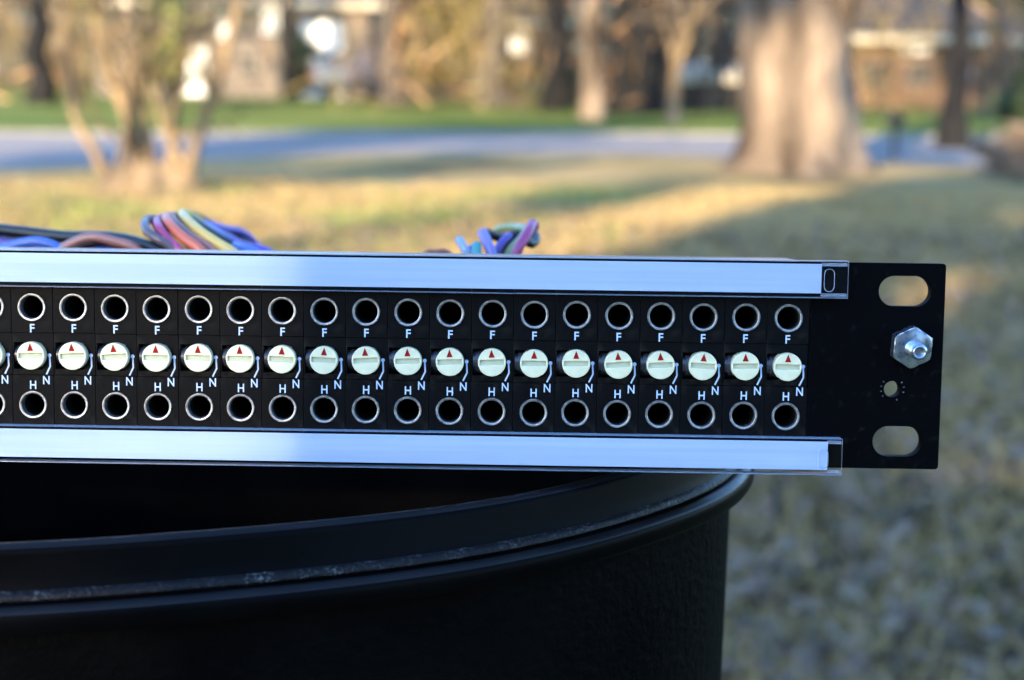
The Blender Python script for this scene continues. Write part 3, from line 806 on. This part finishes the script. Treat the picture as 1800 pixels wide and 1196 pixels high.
street_tree('tree', 'wide dark trunk right of the sunlit tan trunk', 1096, 202, 48, 16, 29, M['bark_shaded'], M['twig_dark'], fork=.5, twigs=4200)
street_tree('tree', 'widest dark trunk left of the low shed', 1145, 204, 62, 17, 30, M['bark_shaded'], M['twig_dark'], fork=.5, twigs=4200)
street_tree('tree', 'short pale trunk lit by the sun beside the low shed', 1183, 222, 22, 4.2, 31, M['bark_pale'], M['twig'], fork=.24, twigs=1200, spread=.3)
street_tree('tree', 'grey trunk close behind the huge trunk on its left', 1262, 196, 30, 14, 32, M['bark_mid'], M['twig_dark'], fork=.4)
street_tree('tree', 'dark blue grey trunk by the roadside at right', 1675, 262, 36, 11, 33, M['bark_shaded'], M['twig'], fork=.42, flare=1.9)
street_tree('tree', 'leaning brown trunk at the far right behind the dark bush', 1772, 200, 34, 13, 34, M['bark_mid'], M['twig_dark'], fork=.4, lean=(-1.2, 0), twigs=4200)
rr_ = random.Random(8)
# rows of trees farther back, between and behind the houses
back = [(-19, 58, 15), (-15.5, 66, 16), (-12.2, 60, 14), (-9.5, 72, 17), (-6.8, 62, 15), (-3.6, 68, 16), (-1.0, 60, 15), (1.6, 57, 16), (3.6, 63, 17), (6.2, 59, 15), (9.5, 66, 16), (13.5, 60, 15), (17, 64, 16), (21, 70, 17)]
BL = ['bare tree standing far behind the left edge trunk', 'bare tree behind the left end of the cream house', 'bare tree rising over the roof of the cream house', 'tall bare tree over the white garage', 'bare tree behind the parked silver car', 'bare tree behind the low brick house on its left', 'bare tree over the low brick house', 'bare tree behind the sunlit tan trunk', 'tallest bare tree behind the dark middle trunks', 'bare tree behind the low shed', 'bare tree hidden behind the huge trunk', 'bare tree left of the roadside trunk, over the orange brick house', 'bare tree behind the right end of the orange brick house', 'bare tree at the far right beyond the dark bush']
for i, ((x, y, H), lb) in enumerate(zip(back, BL)):
    bare_tree('tree', lb, (x, y, 0), H, .22, 60 + i, [M['bark_mid'], M['bark_shaded'], M['bark_lit']][i % 3], [M['twig'], M['twig_dark']][i % 2], WOODS, fork=.25, twigs=4500, tw=.02)

# evergreens and bushes beyond the road
def bush(name, label, px, py, Y, lobes, n, size, leaf, seed, cat='bush'):
    p = at(px, py, Y); return leafy(name, label, (p.x, Y, 0.08), lobes, n, size, leaf, seed, .05, M['bark_mid'], None, cat)
bush('yellow_bush', 'tall yellow green bush sunlit above the low brick house', 770, 170, 40, [(0, 0, 1.4, 1.2, .9, .9), (.6, .2, 2.3, .9, .8, .8), (-.7, 0, 2.2, .8, .7, .7)], 5000, .12, M['leaf_gold'], 41)
bush('olive_bush', 'olive green bush between the stems of the many stemmed tree', 290, 160, 34, [(0, 0, 1.1, .6, .6, .8), (.2, .1, 2.0, .55, .5, .7), (-.1, 0, 2.8, .4, .4, .5)], 4000, .10, M['leaf_olive'], 42)
bush('dark_evergreen', 'dark evergreen bush at the right edge beyond the road', 1822, 215, 27, [(0, 0, .45, .75, .7, .4), (.25, 0, 1.0, .6, .6, .6), (.6, .1, 1.6, .5, .5, .5)], 7000, .09, M['leaf_dark'], 43)
bush('olive_tree_top', 'olive evergreen reaching over the street at top right', 1740, 60, 34, [(0, 0, 3.3, 1.6, 1.2, .7), (1.5, 0, 3.9, 1.5, 1.2, .9), (-1.0, 0, 4.4, 1.6, 1.2, .9)], 7000, .12, M['leaf_olive'], 44)
bush('grey_shrub', 'low grey green shrub in shade at the right edge of the lawn', 1790, 330, 13.5, [(0, 0, .22, .34, .3, .24), (.25, .1, .34, .3, .3, .26), (-.2, 0, .16, .25, .22, .18)], 2200, .05, M['leaf_grey'], 45)
bush('rust_bush', 'rust brown bush beside the low brick house', 905, 190, 43, [(0, 0, .7, .9, .7, .6), (.7, .1, .9, .7, .6, .6)], 3000, .10, M['leaf_rust'], 46)
bush('dark_hedge', 'dark hedge bush at the foot of the middle trunks', 935, 196, 41, [(0, 0, .4, .7, .5, .4), (.9, 0, .5, .6, .5, .45)], 3000, .09, M['leaf_dark'], 47)
bush('garage_evergreen', 'dark evergreen bush left of the parked silver car', 525, 178, 46, [(0, 0, .6, .45, .4, .6), (.3, 0, 1.4, .4, .4, .5)], 3000, .09, M['leaf_dark'], 48)

# the far wood that reads as one mass
def far_wood():
    rng = np.random.default_rng(77)
    N = 90000
    P = np.stack([rng.uniform(-75, 85, N), rng.uniform(74, 120, N), rng.uniform(0, 1, N) ** 1.15 * 19], 1)
    P[:, 2] *= 0.75 + 0.25 * np.sin(P[:, 0] * .21) * np.cos(P[:, 0] * .087 + 1)
    D = unit(rng.normal(size=(N, 3)) * np.array([.8, .8, .9]) + np.array([0, 0, .5]))
    V, F = quads(P, D, rng.uniform(.8, 3.2, N), rng.uniform(.02, .07, N), rng)
    mi = (np.sin(P[:, 0] * .35 + np.sin(P[:, 2] * .5)) + rng.normal(size=N) * .6 > .2).astype(int) + ((np.sin(P[:, 0] * .23 + 2) + rng.normal(size=N) * .3 > 1.0) * 1)
    o = soup('far_wood', V, F, [M['twig'], M['twig_dark'], M['leaf_olive']], np.clip(mi, 0, 2))
    tag(o, kind='stuff')
far_wood()
def undergrowth():
    rng = np.random.default_rng(78)
    N = 52000
    y = rng.uniform(50, 66, N); x = rng.uniform(-.42, .42, N) * y
    front = rng.uniform(size=N) < .25
    y[front] = rng.uniform(30, 44, front.sum()); x[front] = rng.uniform(-.42, .42, front.sum()) * y[front]
    u = x / y
    dens_ = .5 + .5 * np.sin(u * 41 + 1) * np.sin(u * 97) + .25 * rng.normal(size=N)
    dens_[front & (u < -.08) & (u > -.27)] -= .4
    dens_[front & (u > .03) & (u < .15)] += .7
    dens_[front & (u > .17)] -= .15; dens_[front & (u < -.29)] -= .5
    k = dens_ > .35; x, y = x[k], y[k]; n = len(x)
    z = rng.uniform(0, 1, n) ** 1.2 * 6.5
    D = unit(rng.normal(size=(n, 3)) * .55 + np.array([0, 0, .8]))
    V, F = quads(np.stack([x, y, z], 1), D, rng.uniform(.3, 1.5, n), rng.uniform(.008, .03, n), rng)
    h = np.sin(x * 1.3 + 2) + np.sin(y * .9) * .6 + rng.normal(size=n) * .7
    mi = np.where(h > .9, 2, np.where(h > -.2, 0, 1)); mi[(x / y > .02) & (x / y < .155)] = 4; mi[h < -1.6] = 3  # middle stretch gets the darkest colour, its shade painted in
    tag(soup('undergrowth', V, F, [M['twig'], M['twig_dark'], M['leaf_gold'], M['leaf_rust'], M['bark_shaded']], mi), kind='stuff')
undergrowth()

# ------------------------------------------------------------------ houses across the road
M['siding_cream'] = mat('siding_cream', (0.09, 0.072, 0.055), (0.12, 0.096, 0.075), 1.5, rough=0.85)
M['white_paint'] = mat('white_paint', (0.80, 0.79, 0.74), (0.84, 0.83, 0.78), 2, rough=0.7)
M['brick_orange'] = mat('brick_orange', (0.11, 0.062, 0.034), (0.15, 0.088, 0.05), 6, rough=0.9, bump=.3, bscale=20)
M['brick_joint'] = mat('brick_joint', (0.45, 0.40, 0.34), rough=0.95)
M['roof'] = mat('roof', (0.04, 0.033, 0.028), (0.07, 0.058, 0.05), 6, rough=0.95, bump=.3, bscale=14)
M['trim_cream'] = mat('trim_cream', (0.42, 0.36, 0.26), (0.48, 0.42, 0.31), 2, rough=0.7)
M['trim_dim'] = mat('trim_dim', (0.10, 0.085, 0.07), (0.14, 0.12, 0.10), 2, rough=0.7)
M['glass'] = mat('glass', (0.02, 0.022, 0.028), rough=0.2, spec=0.12)
M['dark_void'] = mat('dark_void', (0.02, 0.02, 0.022), rough=0.8)
M['door_wood'] = mat('door_wood', (0.16, 0.08, 0.04), (0.22, 0.12, 0.06), 8, rough=0.6)

def house(label, x0, x1, y, depth, eave, ridge, wall, openings, gable_front=None, course=None):
    """openings: ('window'|'door'|'garage'|'panel', x0, x1, z0, z1)"""
    cx = (x0 + x1) / 2
    root = tag(empty('house', (cx, y, 0)), label, 'house')
    hw = (x1 - x0) / 2
    ops = sorted([o for o in openings if o[0] != 'panel'], key=lambda o: o[1])
    wb = MB()
    xs = -hw
    for o in ops:                                   # wall pieces leave real openings
        a, b = o[1] - cx, o[2] - cx
        if a > xs: wb.box((xs, 0, 0), (a, .25, eave))
        if o[3] > 0.01: wb.box((a, 0, 0), (b, .25, o[3]))
        if o[4] < eave: wb.box((a, 0, o[4]), (b, .25, eave))
        xs = b
    if xs < hw: wb.box((xs, 0, 0), (hw, .25, eave))
    wb.box((-hw, .25, 0), (-hw + .25, depth, eave)).box((hw - .25, .25, 0), (hw, depth, eave)).box((-hw + .25, depth - .25, 0), (hw - .25, depth, eave))
    wl = wb.build('wall', wall, root)
    if course:                                      # clapboards or brick courses standing proud
        z = .02; k = 0
        cb = MB()
        while z < eave - .02:
            xs = -hw
            for o in ops + [('end', x1, x1, 0, 0)]:
                a, b = o[1] - cx, o[2] - cx
                if a > xs: cb.box((xs, -.025, z), (a, -.002, min(z + course - .02, eave)))
                if o[0] != 'end' and (z + course < o[3] or z > o[4]): cb.box((a, -.025, z), (b, -.002, z + course - .02))
                xs = b
            z += course
        s = cb.build('siding', wall, root); s['kind'] = 'stuff'
    ov = .45
    rb = MB()
    rb.add([(-hw - ov, -ov, eave), (hw + ov, -ov, eave), (hw + ov, depth / 2, ridge), (-hw - ov, depth / 2, ridge), (-hw - ov, depth + ov, eave), (hw + ov, depth + ov, eave),
            (-hw - ov, -ov, eave + .14), (hw + ov, -ov, eave + .14), (hw + ov, depth / 2, ridge + .16), (-hw - ov, depth / 2, ridge + .16), (-hw - ov, depth + ov, eave + .14), (hw + ov, depth + ov, eave + .14)],
           [(0, 1, 2, 3), (3, 2, 5, 4), (6, 7, 8, 9), (9, 8, 11, 10), (0, 1, 7, 6), (4, 5, 11, 10), (0, 3, 9, 6), (3, 4, 10, 9), (1, 2, 8, 7), (2, 5, 11, 8)])
    roof = rb.build('roof', M['roof'], root)
    gb = MB().add([(-hw, 0.0, eave), (-hw, depth, eave), (-hw, depth / 2, ridge), (-hw + .2, 0.0, eave), (-hw + .2, depth, eave), (-hw + .2, depth / 2, ridge)], [(0, 1, 2), (3, 4, 5), (0, 2, 5, 3), (2, 1, 4, 5)])
    gb.add([(hw, 0.0, eave), (hw, depth, eave), (hw, depth / 2, ridge), (hw - .2, 0.0, eave), (hw - .2, depth, eave), (hw - .2, depth / 2, ridge)], [(0, 1, 2), (3, 4, 5), (0, 2, 5, 3), (2, 1, 4, 5)])
    gb.build('gable', wall, root)
    MB().box((-hw - ov, -ov - .03, eave - .06), (hw + ov, -ov - .002, eave + .17)).build('fascia', M['trim_cream'], roof)
    MB().box((hw * .4, depth * .45, ridge - .6), (hw * .4 + .7, depth * .45 + .7, ridge + 1.0)).build('chimney', M['brick_orange'], roof)
    for kind, a, b, z0, z1 in openings:
        a -= cx; b -= cx
        if kind == 'window':
            f = MB()
            t = .07
            f.box((a, -.03, z0), (a + t, .12, z1)).box((b - t, -.03, z0), (b, .12, z1)).box((a + t, -.03, z1 - t), (b - t, .12, z1)).box((a + t, -.03, z0), (b - t, .12, z0 + t))
            f.box(((a + b) / 2 - .03, -.01, z0 + t), ((a + b) / 2 + .03, .10, z1 - t)).box((a + t, 0, (z0 + z1) / 2 - .025), ((a + b) / 2 - .03, .09, (z0 + z1) / 2 + .025)).box(((a + b) / 2 + .03, 0, (z0 + z1) / 2 - .025), (b - t, .09, (z0 + z1) / 2 + .025))
            wn = f.build('window', M['trim_dim'], root)
            MB().box((a + t, .05, z0 + t), (b - t, .06, z1 - t)).build('pane', M['glass'], wn)
            MB().box((a - .08, -.12, z0 - .07), (b + .08, -.035, z0 - .005)).build('sill', M['trim_dim'], wn)
        elif kind == 'door':
            d = MB().box((a + .03, .08, z0), (b - .03, .14, z1 - .03)).build('door', M['door_wood'], root)
            MB().box((b - .18, .03, 1.0), (b - .12, .078, 1.12)).build('handle', M['zinc'], d)
        elif kind == 'garage':
            n = 4
            d = MB().box((a, .10, z0), (b, .13, z1)).build('garage_door', M['white_paint'], root)
            for j in range(n):
                h = (z1 - z0) / n
                for q in range(4):
                    ww = (b - a) / 4
                    MB().box((a + q * ww + .05, .07, z0 + j * h + .05), (a + (q + 1) * ww - .05, .098, z0 + (j + 1) * h - .05)).build('panel', M['white_paint'], d)
        else:
            MB().box((a, -.08, z0), (b, -.03, z1)).build('white_glint_panel', M['white_paint'], root)  # white door, plus boards that stand in for sun glints
    return root
def X(px, Y): return at(px, 180, Y).x
Y1 = 47
house('cream clapboard house with a white garage and white boards standing in for glints at left', X(170, Y1), X(650, Y1), Y1, 8, 2.95, 5.0, M['siding_cream'],
      [('panel', X(300, Y1), X(366, Y1), .12, 1.62), ('window', X(420, Y1), X(455, Y1), .75, 1.5), ('garage', X(530, Y1), X(606, Y1), 0.0, 2.5), ('panel', X(388, Y1), X(408, Y1), 1.9, 2.7),
       ('panel', X(466, Y1), X(492, Y1), 2.1, 2.9), ('window', X(215, Y1), X(255, Y1), .8, 1.7)], course=.2)
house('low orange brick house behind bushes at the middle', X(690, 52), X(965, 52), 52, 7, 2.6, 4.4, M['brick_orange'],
      [('window', X(745, 52), X(778, 52), .7, 1.5), ('door', X(832, 52), X(856, 52), 0, 1.75), ('window', X(935, 52), X(960, 52), .7, 1.5), ('panel', X(892, 52), X(928, 52), 1.62, 2.32)], course=.12)  # white panel imitates a round glint
Y3 = 43
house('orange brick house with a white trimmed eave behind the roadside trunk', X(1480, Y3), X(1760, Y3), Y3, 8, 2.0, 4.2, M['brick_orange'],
      [('window', X(1512, Y3), X(1562, Y3), .75, 1.4), ('window', X(1590, Y3), X(1632, Y3), .75, 1.4), ('panel', X(1582, Y3), X(1630, Y3), 1.66, 2.1), ('door', X(1690, Y3), X(1715, Y3), 0, 1.7)], course=.12)  # white panel imitates a blown out glint

# low garden shed
def shed():
    Y = 38
    x0, x1 = X(1192, Y), X(1312, Y)
    root = tag(empty('garden_shed', ((x0 + x1) / 2, Y, 0)), 'low pale roofed shed with two dark openings left of the huge trunk', 'shed')
    h = (x1 - x0) / 2
    MB().box((-h, 0, 0), (-h + .12, 1.6, .75)).box((h - .12, 0, 0), (h, 1.6, .75)).box((-.22, 0, 0), (.26, .12, .75)).box((-h + .12, 1.5, 0), (h - .12, 1.6, .75)).build('wall', M['siding_cream'], root)
    MB().box((-h + .125, .3, .02), (h - .125, .34, .74)).build('dark_fill', M['dark_void'], root)  # dark sheet stands in for the shaded inside of the shed
    MB().add([(-h - .2, -.2, .74), (h + .2, -.2, .74), (h + .2, 1.8, 1.25), (-h - .2, 1.8, 1.25), (-h - .2, -.2, .98), (h + .2, -.2, .98), (h + .2, 1.8, 1.34), (-h - .2, 1.8, 1.34)],
             [(0, 1, 2, 3), (4, 5, 6, 7), (0, 1, 5, 4), (1, 2, 6, 5), (2, 3, 7, 6), (3, 0, 4, 7)]).build('roof', M['trim_cream'], root)
shed()

# parked car, seen from the rear
def car():
    M['car_silver'] = mat('car_silver', (0.10, 0.11, 0.125), rough=0.35, metal=0.3)
    M['tyre'] = mat('tyre', (0.015, 0.015, 0.015), rough=0.9)
    M['tail_red'] = mat('tail_red', (0.22, 0.02, 0.02), rough=0.3)
    Y = 43.5
    c = at(598, 178, Y)
    root = tag(empty('parked_car', (c.x - .2, Y, 0.1), R(-30)), 'silver car parked at an angle before the white garage, with red tail lights', 'car')
    # cross sections along the car (y): half width, z of sill, belt, roof half width, roof z
    sec = [(0.0, .78, .42, .82, .60, .83), (.12, .84, .30, .90, .66, .92), (.55, .87, .24, .94, .66, 1.36), (1.1, .88, .24, .95, .64, 1.44), (2.2, .88, .24, .94, .62, 1.42), (2.9, .87, .24, .92, .66, .98), (3.9, .84, .26, .82, .64, .86), (4.25, .74, .36, .66, .56, .70)]
    vs = []
    for y, hw, zs, zb, rw, zr in sec:
        half = [(hw * .9, zs), (hw, (zs + zb) / 2), (hw * .97, zb), (rw, zr - .04), (rw * .75, zr)]
        vs += [(x, y, z) for x, z in half] + [(-x, y, z) for x, z in reversed(half)]
    n = 10
    fs = [(i * n + k, i * n + (k + 1) % n, (i + 1) * n + (k + 1) % n, (i + 1) * n + k) for i in range(len(sec) - 1) for k in range(n)] + [tuple(range(n)), tuple((len(sec) - 1) * n + k for k in range(n))]
    MB().add(vs, fs).build('body', M['car_silver'], root, True)
    MB().add([(-.60, .20, .98), (.60, .20, .98), (.56, .50, 1.34), (-.56, .50, 1.34), (-.60, .24, .96), (.60, .24, .96), (.56, .54, 1.32), (-.56, .54, 1.32)], [(0, 1, 2, 3), (4, 5, 6, 7), (0, 1, 5, 4), (1, 2, 6, 5), (2, 3, 7, 6), (3, 0, 4, 7)]).build('rear_window', M['glass'], root)
    for s in (-1, 1):
        MB().add([(s * .90, .8, .98), (s * .90, 2.4, .98), (s * .685, 2.25, 1.34), (s * .685, .9, 1.36), (s * .86, .8, .97), (s * .86, 2.4, .97), (s * .64, 2.25, 1.33), (s * .64, .9, 1.35)], [(0, 1, 2, 3), (4, 5, 6, 7), (0, 1, 5, 4), (1, 2, 6, 5), (2, 3, 7, 6), (3, 0, 4, 7)]).build('side_window', M['glass'], root)
        MB().box((s * .76 - .055, -.05, .66), (s * .76 + .055, .06, .82)).build('tail_light', M['tail_red'], root)
        for y in (.85, 3.35):
            t = MB().tube([(s * .66, y, .30), (s * .68, y, .30), (s * .86, y, .30), (s * .88, y, .30)], [.28, .31, .31, .28], 24).build('wheel', M['tyre'], root, True)
            MB().tube([(s * .879, y, .30), (s * .895, y, .30)], [.19, .17], 18).build('rim', M['zinc'], t)
    MB().box((-.78, -.09, .34), (.78, .0, .52)).build('bumper', M['tyre'], root)
car()

# something slim and dark by the road: a post with a small box
def post():
    b = foot(1571, 284)
    root = tag(empty('mailbox', b), 'slim dark post with a small box on top beside the road', 'mailbox')
    MB().box((-.025, -.025, -.05), (.025, .025, .42)).build('post', M['bark_mid'], root)
    bx = MB(); n = 10
    prof = [(-.075, .40), (.075, .40)] + [(.075 * math.cos(math.pi * k / n), .49 + .075 * math.sin(math.pi * k / n)) for k in range(n + 1)]
    m_ = len(prof)
    bx.add([(x, -.13, z) for x, z in prof] + [(x, .17, z) for x, z in prof], [(k, (k + 1) % m_, m_ + (k + 1) % m_, m_ + k) for k in range(m_)] + [tuple(range(m_)), tuple(range(m_, 2 * m_))])
    bx.build('letter_box', M['bark_mid'], root, True)
post()

# ------------------------------------------------------------------ unseen shade casters added behind the camera
M['siding_grey'] = mat('siding_grey', (0.10, 0.105, 0.115), (0.13, 0.135, 0.145), 1.5, rough=0.85)
POST_X = -.832
def shade():
    house('unseen two storey house added behind the camera to shade the near lawn', -5.2, 9.0, -22.0, 8, 5.8, 8.4, M['siding_grey'], [('window', -4, -2.6, 1, 2.4), ('door', -1, 0, 0, 2.1), ('window', 3, 4.4, 1, 2.4)])  # unseen house added for its shadow on the near lawn
    spots = [(-9.5, -24, 3.0), (-5.5, -25, 3.2), (-1.0, -24, 3.3), (3.5, -25, 3.2), (8.0, -24, 3.2), (-21.0, -24, 2.0)]  # unseen evergreens added for shade, crowns sized to the wanted shadow edge
    lbs = ['evergreen behind the camera at the left end of the house', 'unseen evergreen added behind the camera, second from the left end of the house', 'unseen evergreen added behind the middle of the house at the back of the camera', 'unseen evergreen added behind the camera at the right half of the house', 'unseen evergreen added behind the camera at the right end of the house', 'unseen evergreen added behind the camera standing free left of the house']
    rng = np.random.default_rng(9)
    for i, ((x, y, r), lb) in enumerate(zip(spots, lbs)):
        free = i >= 5
        lob = [(rng.normal() * r * .35, rng.normal() * r * .3, z, r * .75 * s, r * .75 * s, 1.3) for z, s in (((13.8, .8), (15.2, 1), (16.4, .7)) if free else ((3.4, .9), (4.9, 1), (6.4, 1.05), (7.8, 1), *(((9.2, .95), (10.4, .8), (11.2, .55)) if i else ((9.3, .55), (10.3, .34), (11.3, .26), (10.9, .22)))))]
        if i == 0: lob += [(-2.2, 0, 11.8, .75, .6, .5), (-1.7, 0, 10.7, .6, .5, .4), (-2.9, .3, 11.2, .35, .3, .3)]  # extra clumps to shade the far right of the lawn
        leafy('evergreen', lb, (x, y, 0), lob, 6000 if free else 26000, .30, M['leaf_dark'], 90 + i, .25, M['bark_mid'], 'unseen evergreens added behind the camera for shade', gap=None if free else (Vector((-.11, .28, .92)), SV, .42))
    MB().box((-.09, -.09, 0), (.09, .09, 2.9)).box((-.14, -.14, 0), (.14, .14, .12)).box((-.13, -.13, 2.62), (.13, .13, 2.72)).build('shade_post', M['siding_grey'])  # unseen post added to end the sun patch on the panel
    o = bpy.data.objects['shade_post']; o.location = (POST_X, -1.8, 0); tag(o, 'square grey post added unseen behind the camera to shade the panel', 'post')
shade()
def sparse():  # unseen trees added for dapple, clumps placed where their shadows should fall
    rng = np.random.default_rng(21)
    def back(x, y, h, bx):                       # follow the sunlight back from (x, y, h) to the tree standing at (bx, -14)
        t = (y + 14 + rng.uniform(-1, 1)) / -SV.y
        p = Vector((x, y, h)) + SV * t
        return (p.x - bx, p.y + 14, p.z)
    LB = [[back(*q, -15.5) for q in ((-1.2, 13.6, 0), (-2.6, 15.0, 0), (0.3, 15.4, 0), (-.5, 16.4, 0), (-3.9, 16.8, 0))],
          [back(*q, -11.0) for q in ((2.0, 13.6, 2.15), (3.3, 13.6, 1.35), (1.3, 12.6, 0), (.6, 11.2, 0))]]
    for i, (x, lb) in enumerate(((-15.5, 'unseen sparse leafy tree added behind the camera to dapple the left lawn'), (-11.0, 'unseen sparse leafy tree added behind the camera to dapple the huge trunk'))):
        lob = [(*q, *([rng.uniform(.3, .5)] * 2), rng.uniform(.18, .3)) for q in LB[i]]
        leafy('tree', lb, (x, -14, 0), lob, 1700, .2, M['leaf_olive'], 130 + i, .16, M['bark_mid'])
sparse()
def sun_filter():  # leaves added in the crown gap to dim the sun on the panel
    rng = np.random.default_rng(4)
    c0 = Vector((-.11, .28, .92)) + SV * 27.5
    n = 4700
    P = np.array(c0) + rng.normal(size=(n, 3)) * np.array([.36, .5, .36])
    V, F = quads(P, unit(rng.normal(size=(n, 3))), rng.uniform(.03, .055, n), rng.uniform(.01, .018, n), rng)
    soup('sun_filter_leaves', V, F, M['leaf_dark'], None, next(o for o in bpy.data.objects if o.get('label') == 'evergreen behind the camera at the left end of the house')).matrix_parent_inverse = Matrix.Translation((9.5, 24, 0))
sun_filter()

# ------------------------------------------------------------------ grass and fallen leaves on the near lawn
def ground_cover():
    rng = np.random.default_rng(15)
    def spread(n, y0, y1, pw):
        y = y0 + (y1 - y0) * rng.uniform(0, 1, n) ** pw
        x = (rng.uniform(-1, 1, n) * 0.46 + .02) * (y + .3)
        return x, y
    n = 110000
    x, y = spread(n, 1.6, 12.5, 1.5)
    keep = ~((x > -.42) & (x < .12) & (y < .75)); x, y = x[keep], y[keep]; n = len(x)
    g = np.array([mnoise.noise(Vector((a * .9, b * .9, 3.1))) for a, b in zip(x, y)]) + rng.normal(size=n) * .18
    D = unit(np.stack([rng.normal(size=n) * .9, rng.normal(size=n) * .9, np.full(n, .55)], 1))
    V, F = quads(np.stack([x, y, np.full(n, .0)], 1), D, rng.uniform(.03, .085, n), rng.uniform(.0012, .0028, n) * (1 + y * .12), rng, .25)
    tag(soup('lawn_grass', V, F, [M['straw'], M['blade_green']], (g > np.where(x > (y - 7.9) * .39 - .3, .75, .2)).astype(int)), kind='stuff')  # fewer green blades past the shadow edge, shade tone put into the colour
    n = 16000
    x, y = spread(n, 1.5, 9.5, 1.35)
    dens_ = np.array([mnoise.noise(Vector((a * 1.3, b * 1.3, 7.7))) for a, b in zip(x, y)]) + (x * .12)
    k = rng.uniform(-.9, .5, n) < dens_; x, y = x[k], y[k]; n = len(x)
    P = np.stack([x, y, rng.uniform(.006, .035, n)], 1)
    a = rng.uniform(0, 2 * math.pi, n); t1 = rng.normal(size=n) * .45; t2 = rng.normal(size=n) * .45
    u = unit(np.stack([np.cos(a), np.sin(a), t1], 1)); v = unit(np.stack([-np.sin(a), np.cos(a), t2], 1))
    L = rng.uniform(.018, .05, n)[:, None]; W = L * rng.uniform(.35, .6, n)[:, None]
    up = np.array([0, 0, .25]) * L
    pts = np.stack([P - u * L, P - u * L * .2 - v * W + up * .6, P + u * L + up, P + v * W + up * .5], 1).reshape(-1, 3)
    tag(soup('fallen_leaves', pts, np.arange(4 * n).reshape(n, 4), [M['leaf_brown'], M['leaf_grey'], M['soil_leaf']], rng.choice([0, 1, 2], n, p=[.45, .25, .30])), kind='stuff')
ground_cover()
